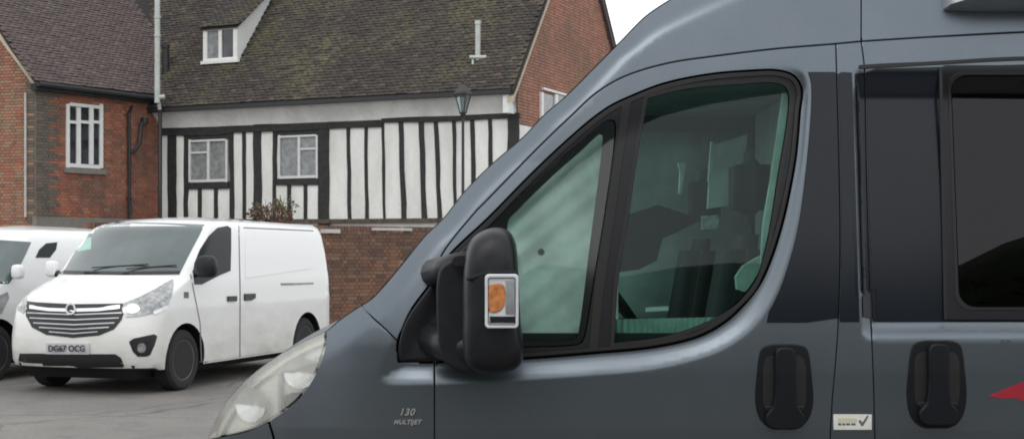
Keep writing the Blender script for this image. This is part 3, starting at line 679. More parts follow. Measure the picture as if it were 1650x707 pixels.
def van(name, label, origin, th, W, H, Ln, wb, oh, prof, wr=.345):
    """origin: front bumper centre on the ground; th: how far the length axis turns right of straight away"""
    root = empty(name, (origin[0], origin[1], 0), 0, label, 'van', 'white vans parked beside the garden wall')
    c, s = math.cos(th), math.sin(th)
    def T(l, x, z): return (origin[0]+s*l+c*x, origin[1]+c*l-s*x, z)
    V, F = van_body(W, H, Ln, prof, root)
    me = bpy.data.meshes.new('tmp'); me.from_pydata([T(*p) for p in V], [], F)
    bm = bmesh.new(); bm.from_mesh(me); bmesh.ops.recalc_face_normals(bm, faces=bm.faces); bm.to_mesh(me); bm.free()
    ob = bpy.data.objects.new('tmp', me); COL.objects.link(ob)
    cutters = []
    for l in (oh, oh+wb):
        for sd in (1, -1):
            b = MB(); k = 28; cz = wr-.0; R = wr+.075
            ring = [(l+R*math.cos(2*math.pi*i/k), cz+R*math.sin(2*math.pi*i/k)) for i in range(k)]
            v = [T(a, sd*(W+.3), z) for a, z in ring]+[T(a, sd*(W-.30), z) for a, z in ring]
            f = [(i, (i+1) % k, k+(i+1) % k, k+i) for i in range(k)]+[tuple(range(k))[::-1], tuple(range(k, 2*k))]
            cm = bpy.data.meshes.new('cut'); cm.from_pydata(v, [], f); bb = bmesh.new(); bb.from_mesh(cm); bmesh.ops.recalc_face_normals(bb, faces=bb.faces); bb.to_mesh(cm); bb.free()
            co = bpy.data.objects.new('cut', cm); COL.objects.link(co); cutters.append(co)
            md = ob.modifiers.new('b', 'BOOLEAN'); md.operation = 'DIFFERENCE'; md.object = co; md.solver = 'EXACT'
    dg = bpy.context.evaluated_depsgraph_get(); ev_ = ob.evaluated_get(dg); m2 = bpy.data.meshes.new_from_object(ev_)
    vs = [tuple(v.co) for v in m2.vertices]; fs = [tuple(p.vertices) for p in m2.polygons]
    # faces of the wheel wells are dark
    idx = []
    for p in m2.polygons:
        q = p.center; dx_, dy_ = q.x-origin[0], q.y-origin[1]; l = s*dx_+c*dy_; x = c*dx_-s*dy_; inn = 0
        for lw in (oh, oh+wb):
            rr = math.hypot(l-lw, q.z-wr)
            if rr < wr+.078 and abs(x) < W-.02: inn = 1
        if q.z < .30 and abs(p.normal.z) > .8: inn = 1
        idx.append(inn)
    body = mesh_obj('body', vs, fs, None, root, True, sharp=38, mats=[M['vanwhite'], M['shell']], midx=idx)
    bvh = BVHTree.FromPolygons([Vector(T(*p)) for p in V], F)
    for co in cutters: bpy.data.objects.remove(co)
    bpy.data.objects.remove(ob)
    ub = MB(); ub.hexa([T(.25, -W+.28, .17), T(.25, W-.28, .17), T(Ln-.2, W-.28, .17), T(Ln-.2, -W+.28, .17), T(.12, -W+.2, .33), T(.12, W-.2, .33), T(Ln-.1, W-.2, .33), T(Ln-.1, -W+.2, .33)]); ub.build('under_shade_box', M['shell'], root)  # black box added below the body to deepen the shade underneath
    for l in (oh, oh+wb):
        for sd in (1, -1):
            wn = empty('wheel', T(l, sd*(W-.13), wr)); wn.parent = root; wn.matrix_basis = worldm(root).inverted() @ Matrix.Translation(T(l, sd*(W-.13), wr))
            def ringpts(x, r, k=32): return [T(l+r*math.cos(2*math.pi*i/k), sd*x, wr+r*math.sin(2*math.pi*i/k)) for i in range(k)]
            def lathe(nm, prof_, mat, k=32):
                v = []; f = []
                for x, r in prof_: v += ringpts(x, r, k)
                for a in range(len(prof_)-1):
                    for i in range(k): f.append((a*k+i, a*k+(i+1) % k, (a+1)*k+(i+1) % k, (a+1)*k+i))
                f.append(tuple(range(k))); f.append(tuple(range((len(prof_)-1)*k, len(prof_)*k))[::-1])
                return mesh_obj(nm, v, f, mat, wn, True, sharp=35)
            lathe('tyre', [(W-.25, .20), (W-.24, wr-.02), (W-.22, wr), (W-.06, wr), (W-.03, wr-.03), (W-.022, wr-.08), (W-.035, wr-.115)], M['tyre'])
            lathe('rim', [(W-.06, .225), (W-.034, .225), (W-.04, .205), (W-.075, .19), (W-.07, .10), (W-.045, .085), (W-.04, .05), (W-.045, .02)], M['hub'])
            for q in range(6):
                a0 = 2*math.pi*q/6; bb = MB(); pc = [T(l+.145*math.cos(a0+d), sd*(W-.062), wr+.145*math.sin(a0+d)) for d in (0,)][0]
                bb.tube([pc, T(l+.145*math.cos(a0), sd*(W-.078), wr+.145*math.sin(a0))], .034, 8); bb.build('wheel_hole', M['tyre'], wn)
    O = Vector((0, 0, CAMH))
    def hit(px, py):
        d = Vector(((px-CX)/FX, 1, (HY-py)/FX)).normalized(); r = bvh.ray_cast(O, d)
        return (r[0], r[1] if r[1].dot(d) < 0 else -r[1]) if r[0] is not None else None
    def plaque(nm, poly, mat, off=.006, th_=.02, parent=root, sp=6, smooth=True):
        """a shaped piece fitted on the body surface"""
        poly = dens(poly, sp); pts, tris = fill(poly, [], sp); keep = []; n = len(poly)
        hs = [hit(*p) for p in pts]
        good = [h is not None for h in hs]; mp = {}; v = []; nr = []
        for i, h in enumerate(hs):
            if good[i]: mp[i] = len(v); v.append(h[0]+h[1]*off); nr.append(h[1])
        f = [tuple(mp[i] for i in t) for t in tris if all(good[i] for i in t)]
        if len(v) < 3 or not f: print('MISSED', nm, poly[0], len(v), len(tris)); return root
        k = len(v); bl = [mp[i] for i in range(n) if good[i]]; back = []
        for i in bl: v.append(v[i]-nr[i]*(off+th_))
        for a in range(len(bl)):
            b_ = (a+1) % len(bl); f.append((bl[a], bl[b_], k+b_, k+a))
        return mesh_obj(nm, v, f, mat, parent, smooth, sharp=40)
    return root, hit, plaque, T
def dens(poly, sp):
    out = []
    n = len(poly)
    for i in range(n):
        a, b_ = np.array(poly[i], float), np.array(poly[(i+1) % n], float); k = max(1, int(np.hypot(*(b_-a))/sp))
        for j in range(k): out.append(tuple(a+(b_-a)*j/k))
    return out
def pdist(pts, poly, closed=True):
    pts = np.asarray(pts, float); P = np.asarray(poly, float); A = P if closed else P[:-1]; B = np.roll(P, -1, 0) if closed else P[1:]
    best = np.full(len(pts), 1e9)
    for a, b_ in zip(A, B):
        d = b_-a; L2 = (d**2).sum()+1e-9; t = np.clip(((pts-a)@d)/L2, 0, 1); best = np.minimum(best, np.hypot(*(pts-a-t[:, None]*d).T))
    return best
def fill(outer, holes, sp, extra=()):
    """outline points first, then interior grid; returns points and triangles inside"""
    P = np.array(outer); lo, hi = P.min(0), P.max(0); xs = np.arange(lo[0]+sp/2, hi[0], sp); ys = np.arange(lo[1]+sp/2, hi[1], sp*.87)
    g = np.array([(x+(sp/2 if j % 2 else 0), y) for j, y in enumerate(ys) for x in xs]) if len(xs) and len(ys) else np.zeros((0, 2))
    loops = [list(outer)]+[list(h) for h in holes]
    ex = np.zeros((0, 2))
    if len(extra):
        ex = np.array([p for l in extra for p in l]); k = pip(ex, outer)
        for h in holes: k &= ~pip(ex, h)
        ex = ex[k]
        if len(ex):
            d = pdist(ex, outer)
            for h in holes: d = np.minimum(d, pdist(ex, h))
            ex = ex[d > 1.6]
    if len(g):
        k = pip(g, outer)
        for h in holes: k &= ~pip(g, h)
        g = g[k]
        if len(g):
            d = pdist(g, outer)
            for h in holes: d = np.minimum(d, pdist(g, h))
            g = g[d > sp*.45]
        if len(g) and len(ex):
            cell = {}
            for p in ex: cell.setdefault((int(p[0]//6), int(p[1]//6)), []).append(p)
            g = np.array([p for p in g if not any((p[0]-q[0])**2+(p[1]-q[1])**2 < 20 for i in (-1, 0, 1) for j in (-1, 0, 1) for q in cell.get((int(p[0]//6)+i, int(p[1]//6)+j), ()))]).reshape(-1, 2)
    if len(ex): g = np.vstack([g.reshape(-1, 2), ex])
    pts = []; edges = []
    for lp in loops:
        b0 = len(pts); pts += [tuple(map(float, p)) for p in lp]; edges += [(b0+i, b0+(i+1) % len(lp)) for i in range(len(lp))]
    nb = len(pts); pts += [tuple(map(float, p)) for p in g]
    r = delaunay_2d_cdt([Vector(p) for p in pts], edges, [], 0, 1e-7)
    vo, fo, orig = r[0], r[2], r[3]
    mp = {i: (o[0] if o else None) for i, o in enumerate(orig)}; tri = []
    for f in fo:
        q = [mp[i] for i in f]
        if None in q: continue
        tri.append(tuple(q))
    if tri:
        cen = np.array([np.mean([pts[i] for i in t], axis=0) for t in tri]); k = pip(cen, outer)
        for h in holes: k &= ~pip(cen, h)
        tri = [t for t, ok in zip(tri, k) if ok]
    tri = [t if np.cross(np.array(pts[t[1]])-pts[t[0]], np.array(pts[t[2]])-pts[t[0]]) < 0 else t[::-1] for t in tri]
    return pts, tri

TH1 = math.radians(17.6); Z1 = 15.54; X1 = (290-CX)/FX*Z1
W1, OHG, WB = .95, .86, 3.1
c1, s1 = math.cos(TH1), math.sin(TH1)
org1 = (X1-c1*(W1-.08)-s1*OHG, Z1+s1*(W1-.08)-c1*OHG)
PROF = [(.16, .27, .30, .06), (.06, .30, .34, .06), (.02, .36, .36, .06), (0, .5, .38, .07), (0, .62, .38, .07), (.01, .74, .38, .08), (.035, .86, .38, .09), (.07, .96, .36, .10), (.12, 1.03, .34, .11), (.20, 1.085, .30, .12), (.34, 1.15, .26, .12),
        (.50, 1.21, .24, .12), (.66, 1.26, .22, .12), (.80, 1.31, .20, .14), (.90, 1.40, .18, .14), (1.01, 1.50, .17, .13), (1.13, 1.61, .16, .12), (1.25, 1.72, .15, .11), (1.37, 1.83, .14, .10), (1.46, 1.895, .13, .09), (1.60, 1.94, .13, .08), (1.80, 1.975, .13, .06), (2.0, 1.99, .13, .04)]
va, hit, pl, Tv = van('white_van', 'white panel van with black chrome-barred grille, parked nearest beside the brick garden wall', org1, TH1, W1, 1.97, 4.70, WB, OHG, PROF)
# glazing
ws = pl('windscreen', [(72, 436), (88, 412), (108, 384), (126, 362), (150, 358.5), (200, 358), (260, 359.5), (330, 362), (322, 378), (306, 408), (291, 438), (250, 440), (180, 440.5), (120, 439)], M['vanglass'], .006)
pl('screen_surround', [(64, 437), (122, 360), (131, 358), (91, 412), (74, 438)], M['grille'], .009)
pl('cowl', [(72, 435), (130, 437), (200, 438), (291, 437), (289, 442), (200, 443), (120, 442), (72, 440)], M['grille'], .010)
pl('screen_highlight', [(104, 404), (120, 378), (148, 376), (147, 402), (118, 407)], M['vancyan'], .0075, .002, ws)  # teal highlight in the windscreen, painted as a pale green piece
for a, b_ in (((150, 434), (240, 428)), ((205, 436), (285, 429))):
    q0, q1 = hit(*a), hit(*b_); bb = MB(); bb.tube([q0[0]+q0[1]*.03, q1[0]+q1[1]*.025], .008, 6); bb.build('wiper', M['grille'], va)
sdoor = pl('side_window', [(311, 441), (313, 424), (322, 402), (336, 380), (350, 367), (366, 364), (372, 368), (372, 400), (371, 436), (352, 444), (325, 458), (313, 458)], M['vansideglass'], .006)
# grille with its bars
gr = pl('grille', [(43, 485), (60, 487), (118, 490), (198, 489), (201, 500), (196, 515), (184, 530), (160, 540), (118, 544), (75, 539), (52, 527), (42, 508)], M['grille'], .006)
def band(nm, pts, hw_, mat, off, parent, th_=.02):
    up_ = [(x, y-hw_) for x, y in pts]; dn = [(x, y+hw_) for x, y in pts][::-1]; return pl(nm, up_+dn, mat, off, th_, parent)
band('chrome_bar', [(49, 495), (80, 499), (110, 500)], 2.6, M['chrome'], .02, gr); band('chrome_bar', [(122, 500), (160, 499), (194, 495)], 2.6, M['chrome'], .02, gr)
for yy, a, b_ in ((507, 45, 197), (515, 49, 192), (523, 55, 185), (530, 64, 176), (537, 80, 158)):
    band('slat', [(a, yy-3), ((a+b_)/2, yy), (b_, yy-3)], .9, M['silver'], .014, gr)
pl('emblem', [(116+8.5*math.cos(t), 499+9*math.sin(t)) for t in [i*math.pi/7 for i in range(14)]], M['silver'], .03, .02, gr, 4)
pl('emblem_ring', [(116+5.5*math.cos(t), 499+6*math.sin(t)) for t in [i*math.pi/7 for i in range(14)]], M['grille'], .032, .01, gr, 4)
band('emblem_bolt', [(110, 496), (117, 499.5), (114, 500.5), (122, 503)], 1.1, M['chrome'], .035, gr, .01)
hl = pl('headlight', [(199, 489), (222, 480), (248, 467), (268, 455), (279, 450), (280, 458), (276, 478), (268, 497), (246, 505), (222, 510), (202, 511), (197, 500)], M['lampgrey'], .008)
pl('indicator_lens', [(246, 502), (268, 492), (269, 497), (248, 507)], M['white_lens'], .012, .01, hl)
pl('bulb_bowl', [(214+11*math.cos(t), 497+8*math.sin(t)) for t in [i*math.pi/6 for i in range(12)]], M['chrome'], .0105, .005, hl, 4)
pl('bulb_bowl', [(240+9*math.cos(t), 490+9*math.sin(t)) for t in [i*math.pi/6 for i in range(12)]], M['lampgrey'], .0105, .005, hl, 4)
pl('headlight', [(28, 480), (38, 474), (44, 478), (44, 498), (38, 505), (29, 500)], M['lampgrey'], .008)
pl('fog_lamp_surround', [(208, 550), (215, 545), (248, 538), (253, 541), (249, 555), (242, 571), (236, 574), (222, 574), (214, 566)], M['grille'], .006)
pl('fog_lamp', [(228+7*math.cos(t), 560+8*math.sin(t)) for t in [i*math.pi/6 for i in range(12)]], M['lampgrey'], .010, .01, va, 4)
pl('lower_intake', [(32, 569), (60, 569), (110, 570), (186, 570), (195, 576), (200, 588), (198, 591), (110, 592), (34, 589), (30, 580)], M['grille'], .005)
npl = pl('number_plate', [(76, 552), (145, 552.5), (145, 570), (76, 569.5)], M['plate'], .02, .03)
def text_mesh(txt, name, mat, parent, mtx, size=1.0, shear=0, extrude=.002, bold=0.0, space=1.0):
    cu = bpy.data.curves.new(name, 'FONT'); cu.body = txt; cu.size = size; cu.align_x = 'CENTER'; cu.align_y = 'CENTER'; cu.shear = shear; cu.extrude = extrude; cu.offset = bold; cu.space_character = space
    to = bpy.data.objects.new('t', cu); COL.objects.link(to); dg = bpy.context.evaluated_depsgraph_get(); m2 = bpy.data.meshes.new_from_object(to.evaluated_get(dg)); bpy.data.objects.remove(to)
    vs = [mtx @ v.co for v in m2.vertices]; return mesh_obj(name, vs, [tuple(p.vertices) for p in m2.polygons], mat, parent)
def surf_mtx(p0, p1, up, n, off):
    """text frame: x along p0-p1, y up, z out of the surface"""
    ex = (p1-p0).normalized(); n = n.normalized(); ey = n.cross(ex).normalized()
    if ey.dot(up) < 0: n = -n; ey = -ey
    m = Matrix.Identity(4); m.col[0] = (*ex, 0); m.col[1] = (*ey, 0); m.col[2] = (*n, 0); m.col[3] = (*((p0+p1)/2+n*off), 1); return m
q0, q1, qn = hit(82, 561), hit(140, 561), hit(110, 561)
mt = surf_mtx(q0[0], q1[0], Vector((0, 0, 1)), qn[1] if qn[1].y < 0 else -qn[1], .036+(qn[0]-(q0[0]+q1[0])/2).length)
ww = (q1[0]-q0[0]).length
text_mesh('DG67 OCG', 'plate_lettering', M['plateink'], npl, mt, ww/5.0*1.02, bold=.002)
# side: handles, seams, rub marks
pl('door_handle', [(366, 477), (380, 476.5), (380, 485), (366, 485.5)], M['grille'], .02, .03); pl('door_handle', [(393, 473), (410, 472.5), (410, 480), (403, 484), (393, 484)], M['grille'], .02, .03)
M['seam'] = plain('grey_panel_gap', (.16, .16, .16), .8)
pl('door_seam', [(384, 364), (385.4, 364), (387.6, 470), (387.2, 583), (385.6, 583), (386, 470)], M['seam'], .0025, .004, va, 8)
pl('door_seam', [(306, 441), (307.4, 441), (323, 520), (325.5, 583), (324, 583), (321.5, 520)], M['seam'], .0025, .004, va, 8)
pl('sliding_door_rail', [(452, 456), (505, 455), (505, 457.5), (470, 459.2), (453, 459.5)], M['hub'], .004, .006)
pl('load_panel', [(395, 371), (500, 375), (503, 432), (395, 448)], M['vanwhite'], .007, .006, va, 8)
pl('panel_crease', [(392, 366), (505, 371), (505, 372.6), (392, 367.6)], M['seam'], .003, .004, va, 8)
pl('sill_trim', [(322, 583), (386, 575), (470, 561), (470, 567), (386, 583), (322, 592)], M['hub'], .004, .02)
pl('fuel_flap', [(296, 470), (304, 470), (304, 480), (296, 480)], M['seam'], .002, .004)
# door mirrors
def van_mirror(p, w, h, d, mat, parent, capmat=None):
    me_v = []; fs = []; k = 16
    for t, sc in ((0, .7), (.12, .93), (.35, 1), (.75, 1), (.93, .9), (1, .6)):
        for i in range(k):
            a = 2*math.pi*i/k; ca, sa = math.cos(a), math.sin(a); ex = abs(ca)**.6*math.copysign(1, ca); ez = abs(sa)**.6*math.copysign(1, sa)
            me_v.append(Tv2(p[0]+d*t, p[1]+ex*w/2*sc, p[2]+ez*h/2*sc))
    for j in range(5):
        for i in range(k): fs.append((j*k+i, j*k+(i+1) % k, (j+1)*k+(i+1) % k, (j+1)*k+i))
    fs += [tuple(range(k))[::-1], tuple(range(5*k, 6*k))]; return mesh_obj('door_mirror', me_v, fs, mat, parent, True, sharp=50)
Tv2 = Tv
van_mirror((1.02, W1+.13, 1.40), .25, .26, .13, M['plastic'], va)
b = MB(); b.tube([Tv(1.14, W1-.06, 1.33), Tv(1.09, W1+.06, 1.33)], .045, 8); b.build('mirror_arm', M['plastic'], va)
van_mirror((1.05, -W1-.07, 1.37), .15, .20, .12, M['vanwhite'], va)
b = MB(); b.tube([Tv(1.14, -W1+.08, 1.30), Tv(1.09, -W1-.05, 1.32)], .04, 8); b.build('mirror_arm', M['plastic'], va)

# second white van, farther left
Z2 = 16.6; X2 = (-12-CX)/FX*Z2; W2 = .86; org2 = (X2-c1*(W2-.08)-s1*OHG, Z2+s1*(W2-.08)-c1*OHG)
PR2 = [(l, z*.955, R, bw_) for l, z, R, bw_ in PROF]
vb, hit, pl, Tv2 = van('white_van', 'white van at the left edge, partly hidden behind the nearest white van', org2, TH1, W2, 1.86, 4.4, 2.9, OHG, PR2)
pl('windscreen', [(-190, 388), (-100, 387), (0, 387), (50, 390), (40, 412), (28, 436), (14, 457), (-60, 459), (-200, 456), (-240, 450)], M['vanglass'], .006)
pl('side_window', [(57, 415), (63, 402), (74, 392), (92, 390), (90, 402), (80, 415)], M['vansideglass'], .006)
van_mirror((1.08, W2+.07, 1.33), .14, .18, .12, M['vanwhite'], vb)
pl('headlight', [(-40, 487), (-8, 478), (12, 470), (14, 480), (2, 505), (-38, 507)], M['lampgrey'], .008)
pl('grille', [(-210, 500), (-120, 506), (-45, 502), (-55, 540), (-120, 552), (-200, 540)], M['grille'], .006)

# ================================================================ CAMPER VAN (foreground)
def spl(pts, sp=6, closed=True):
    """Catmull-Rom through the points; a third value 1 marks a hard corner"""
    n = len(pts); out = []
    P = [np.array(p[:2], float) for p in pts]; cn = [len(p) > 2 and p[2] == 1 for p in pts]
    for i in range(n if closed else n-1):
        p1, p2 = P[i], P[(i+1) % n]
        p0 = P[(i-1) % n] if (closed or i > 0) else p1; p3 = P[(i+2) % n] if (closed or i+2 < n) else p2
        if cn[i]: p0 = p1-(p2-p1)*.5
        if cn[(i+1) % n]: p3 = p2+(p2-p1)*.5
        L = np.hypot(*(p2-p1)); k = max(1, int(round(L/sp)))
        l0 = max(np.hypot(*(p1-p0)), 1e-3); l2 = max(np.hypot(*(p3-p2)), 1e-3)
        m1 = (p2-p0)*(L/(L+l0)); m2 = (p3-p1)*(L/(L+l2))
        for j in range(k):
            t = j/k; a = 2*t**3-3*t*t+1; b_ = t**3-2*t*t+t; c = -2*t**3+3*t*t; d = t**3-t*t
            out.append(tuple(a*p1+b_*m1+c*p2+d*m2))
    if not closed: out.append(tuple(P[-1]))
    return out
def area(p): p = np.array(p); x, y = p[:, 0], p[:, 1]; return .5*np.sum(x*np.roll(y, -1)-np.roll(x, -1)*y)
def inset(poly, d):
    P = np.array(poly, float); s_ = 1 if area(poly) > 0 else -1
    e1 = P-np.roll(P, 1, 0); e2 = np.roll(P, -1, 0)-P
    def nr(e): l = np.hypot(e[:, 0], e[:, 1])+1e-9; return np.stack([-e[:, 1]/l, e[:, 0]/l], 1)*s_
    n1, n2 = nr(e1), nr(e2); m = n1+n2; ml = (m**2).sum(1); m = m/np.maximum(ml, .6)[:, None]*2
    return [tuple(x) for x in (P+m*d)]
D0 = FX/600.0
SIL = spl([(335, 760, 1), (335, 706, 1), (352, 668), (380, 628), (412, 598), (450, 571), (490, 549), (525, 533), (545, 516), (577, 494), (599, 480), (640, 434), (684, 380), (715, 350), (749, 307), (791, 265),
           (844, 219), (876, 185), (911, 155), (962, 104), (1000, 66), (1040, 26), (1085, -4), (1150, -42), (1230, -80), (1330, -115), (1450, -140), (1600, -155), (1800, -165), (3700, -165, 1)], 7, False)
F_ = spl([(643, 583, 1), (640, 562), (646, 535), (660, 503), (697, 452), (725, 410), (788, 350), (865, 272), (937, 206), (979, 174), (1013, 157), (1070, 135), (1144, 120), (1217, 114), (1254, 114), (1280, 123), (1292, 145), (1289, 178), (1283, 247),
          (1276, 290), (1265, 343), (1255, 380), (1243, 416), (1225, 456), (1199, 490), (1166, 520), (1122, 543), (1052, 559), (960, 568), (845, 577), (700, 583)], 6)
S_ = spl([(604, 598), (612, 618), (640, 622), (720, 621), (850, 614), (950, 607), (1050, 597), (1144, 574), (1195, 547), (1228, 515), (1252, 472), (1273, 410), (1286, 352), (1295, 284), (1302, 210), (1305, 140), (1297, 113), (1275, 101),
          (1217, 98), (1144, 104), (1070, 117), (1012, 138), (965, 165), (925, 194), (865, 252), (780, 336), (718, 398), (684, 450), (652, 497), (625, 548)], 8)
RC = spl([(1372, 125), (1377, 108), (1392, 103), (1500, 97), (1650, 90), (2320, 84, 1), (2320, 546, 1), (1650, 546), (1500, 546), (1404, 546), (1389, 541), (1385, 525), (1380, 400), (1376, 260)], 10)
FTX = [600, 640, 660, 697, 725, 788, 865, 937, 979, 1013, 1070, 1144, 1217, 1260, 1300, 1330]; FTY = [575, 540, 500, 448, 404, 344, 266, 200, 168, 150, 128, 112, 102, 98, 94, 94]
def Dp(P):
    P = np.asarray(P, float); px, py = P[:, 0], P[:, 1]
    h = np.clip((600-py)/600, 0, 2); D = D0+.035*h+.085*h*h
    t = np.clip((py-600)/600, 0, 2); D = D+.10*t*t+.16*np.clip((py-690)/600, 0, 1)
    k = np.clip((700-px)/365, 0, 3); D = D+.55*k**2.2
    k2 = np.clip((1000-px)/400, 0, 1)*np.clip((560-py)/300, 0, 1); D = D+.10*k2**1.5
    ds = pdist(P, SIL, False); w = 36+np.clip((90-py)/200, 0, 1)*60
    w = w+8*np.clip((640-px)/100, 0, 1)
    r = np.clip(1-ds/w, 0, 1); D = D+w/600*.52*r**2*(.35+.65*np.clip((px-500)/130, 0, 1))
    near = (px > 560) & (px < 1330)
    if near.any():
        Q = P[near]; inS, inF = pip(Q, S_), pip(Q, F_); dS, dF = pdist(Q, S_), pdist(Q, F_); tt = np.where(inF, 1, np.where(inS, dS/(dS+dF+1e-6), 0)); tt = np.clip(tt*1.15, 0, 1); tt = tt*tt*(3-2*tt)
        wt = np.clip((Q[:, 1]-np.interp(Q[:, 0], FTX, FTY))/75, 0, 1); wt = wt*wt*(3-2*wt); D[near] += .0165*tt*wt
    nr = (px > 1360)
    if nr.any():
        Q = P[nr]; inR = pip(Q, RC); d = np.where(inR, pdist(Q, RC), 0); wv = np.where(Q[:, 1] > 470, 27, 13); tt = np.clip(d/wv, 0, 1); tt = tt*tt*(3-2*tt); wt = np.clip((Q[:, 1]-106)/60, 0, 1); D[nr] += .028*tt*wt*wt*(3-2*wt)
    return D
def Wp(P, extra=0.0):
    P = np.asarray(P, float); D = Dp(P)+extra; return np.stack([(P[:, 0]-CX)/FX*D, D, CAMH+(HY-P[:, 1])/FX*D], 1)
def Nrm(P, eps=2.0):
    P = np.asarray(P, float); a = Wp(P+[eps, 0])-Wp(P-[eps, 0]); b_ = Wp(P+[0, eps])-Wp(P-[0, eps]); n = np.cross(a, b_); n /= np.linalg.norm(n, axis=1)[:, None]+1e-12
    n[n[:, 1] > 0] *= -1; return n
BANDS = [inset(F_, -d) for d in (5, 10, 15)]+[inset(S_, d) for d in (0, 4)]+[inset(RC, d) for d in (.5, 4, 8, 12)]+[[p for p in inset(RC, d) if p[1] > 480] for d in (18, 23, 28)]
BANDS += [[(x+.72*d, y+.69*d) for x, y in SIL if y > 5 and x > 560] for d in (4, 10, 17, 25, 33)]
CV = empty('camper_van', (1.5, D0+1.02, 0), 0, 'dark grey high roof camper van filling the foreground with its cab window and door mirror', 'camper van')
def panel(name, outline, holes=(), mat=None, parent=CV, gap=2.2, off=0.0, sp=9, rim=.02, bev=1.4, flat=None, round_=.0022):
    """curved sheet with a rolled edge; off > 0 stands proud. flat: fixed distance instead of the body surface"""
    outs = inset(outline, gap) if gap else list(outline); hs = [inset(h, -gap) if gap else list(h) for h in holes]
    pts, tri = fill(outs, hs, sp, BANDS if (mat is M['paint'] or mat is M['film']) and sp < 12 else ()); P = np.array(pts)
    if flat is None: V = Wp(P, 0); NN = Nrm(P)
    else:
        D = np.full(len(P), flat); V = np.stack([(P[:, 0]-CX)/FX*D, D, CAMH+(HY-P[:, 1])/FX*D], 1); NN = np.tile([0, -1.0, 0], (len(P), 1))
    V = V+NN*off; verts = V.tolist(); faces = [t for t in tri]; ln = []
    for t in faces: ln += [tuple(NN[i]) for i in t]
    b0 = 0
    for li, lp in enumerate([outs]+hs):
        n = len(lp); ring = inset(lp, -bev if li == 0 else bev); R = np.array(ring)-np.array(lp)
        bn = NN[b0:b0+n]; bv = V[b0:b0+n]; dist = bv[:, 1:2]
        o3 = np.stack([R[:, 0], np.zeros(n), -R[:, 1]], 1)/FX*dist
        on = o3/(np.linalg.norm(o3, axis=1)[:, None]+1e-9)
        r1 = bv+o3-bn*round_; r2 = r1-bn*rim; s0 = len(verts); verts += r1.tolist()+r2.tolist(); nm1 = bn*.6+on; nm1 /= np.linalg.norm(nm1, axis=1)[:, None]+1e-9
        for i in range(n):
            j = (i+1) % n; faces.append((b0+i, b0+j, s0+j, s0+i)); ln += [tuple(bn[i]), tuple(bn[j]), tuple(nm1[j]), tuple(nm1[i])]
            faces.append((s0+i, s0+j, s0+n+j, s0+n+i)); ln += [tuple(nm1[i]), tuple(nm1[j]), tuple(on[j]), tuple(on[i])]
        b0 += n
    return mesh_obj(name, verts, faces, mat, parent, True, ln)
G1 = [(700, 1050, 1), (700, 707), (700, 583), (697, 500), (696, 470), (701, 435), (719, 399), (767, 340), (780, 327), (865, 240), (920, 187), (962, 149), (1010, 122), (1077, 102), (1150, 91), (1250, 79), (1347, 71, 1)]
G2 = [(1347, 71, 1), (1352, 250), (1354, 400), (1351, 520), (1347, 580), (1341, 650), (1338, 707), (1334, 800), (1330, 1050, 1)]
G3 = [(1388, 67, 1), (1393, 110), (1397, 300), (1404, 520), (1408, 620), (1410, 707), (1412, 800), (1412, 1050, 1)]
SE = [(1347, 71, 1), (1388, 67, 1), (1500, 60), (1650, 52), (1900, 42), (2350, 32), (3700, 25, 1)]
def join(*ls):
    o = []
    for l in ls: o += l
    return o
def rrect(x0, y0, x1, y1, r, sp=6, skew=0):
    o = []
    for cx, cy, a0 in ((x1-r, y0+r, -90), (x1-r, y1-r, 0), (x0+r, y1-r, 90), (x0+r, y0+r, 180)):
        for k in range(7): a = math.radians(a0+15*k); o.append((cx+r*math.cos(a)+skew*(cy+r*math.sin(a)-y0)/(y1-y0)*(1 if cx < (x0+x1)/2 else 0), cy+r*math.sin(a)))
    return dens(o, 14)
# front door
g1c = spl(G1, 7, False); g2c = spl(G2, 8, False); g3c = spl(G3, 8, False); sec = spl(SE, 10, False)
door_out = g1c[:-1]+g2c
door = panel('front_door', door_out, [F_], M['paint'], sp=8)
# cab roof, pillar, fender, bumper
i_top = min(range(len(SIL)), key=lambda i: abs(SIL[i][0]-1388)+ (0 if SIL[i][1] < 0 else 999)); i_scr = min(range(len(SIL)), key=lambda i: math.hypot(SIL[i][0]-580, SIL[i][1]-492))
i_fen = min(range(len(SIL)), key=lambda i: math.hypot(SIL[i][0]-525, SIL[i][1]-533)); i_lo = min(range(len(SIL)), key=lambda i: math.hypot(SIL[i][0]-335, SIL[i][1]-706))
kF = [p for p in F_ if p[0] < 699 and p[1] > 448]        # left tip of the dark corner
gA = [p for p in g1c if p[1] <= 470]
corner = spl([(640, 549, 1), (646, 535), (660, 503), (697, 452, 1)], 7, False)
cab_out = SIL[i_scr:i_top]+[(1388, SIL[i_top][1])]+[(1388, 67)]+sec[:sec.index(min(sec, key=lambda p: abs(p[0]-1388)))][::-1][:-1]+[p for p in gA[::-1] if p[0] > 700][:]+corner[::-1]
# simpler: explicit order
top_edge = [(1388, y) for y in np.linspace(SIL[i_top][1], 67, 20)][1:]
gback = [p for p in g1c[::-1] if p[1] < 452]
cab_out = SIL[i_scr:i_top]+[(1388, SIL[i_top][1])]+top_edge+[(1368, 69)]+gback+corner[::-1]
bseam = spl([(640, 549, 1), (625, 534), (600, 511), (580, 492, 1)], 7, False)[1:-1]
cab_out += bseam
panel('cab_side', cab_out, [], M['paint'], sp=9)
HLR = spl([(525, 533, 1), (523, 560), (511, 595), (482, 640), (442, 671), (400, 692), (336, 706, 1)], 7, False)
fend = SIL[i_fen:i_scr+1]+[(600, 511), (625, 534), (640, 549)]+[(640, 565), (643, 583)]+[(670, 583), (700, 583)]+[(700, y) for y in range(600, 1050, 12)]+[(700, 1050), (690, 960), (640, 880), (560, 850), (490, 870), (450, 800), (446, 730), (440, 700), (433, 678)]
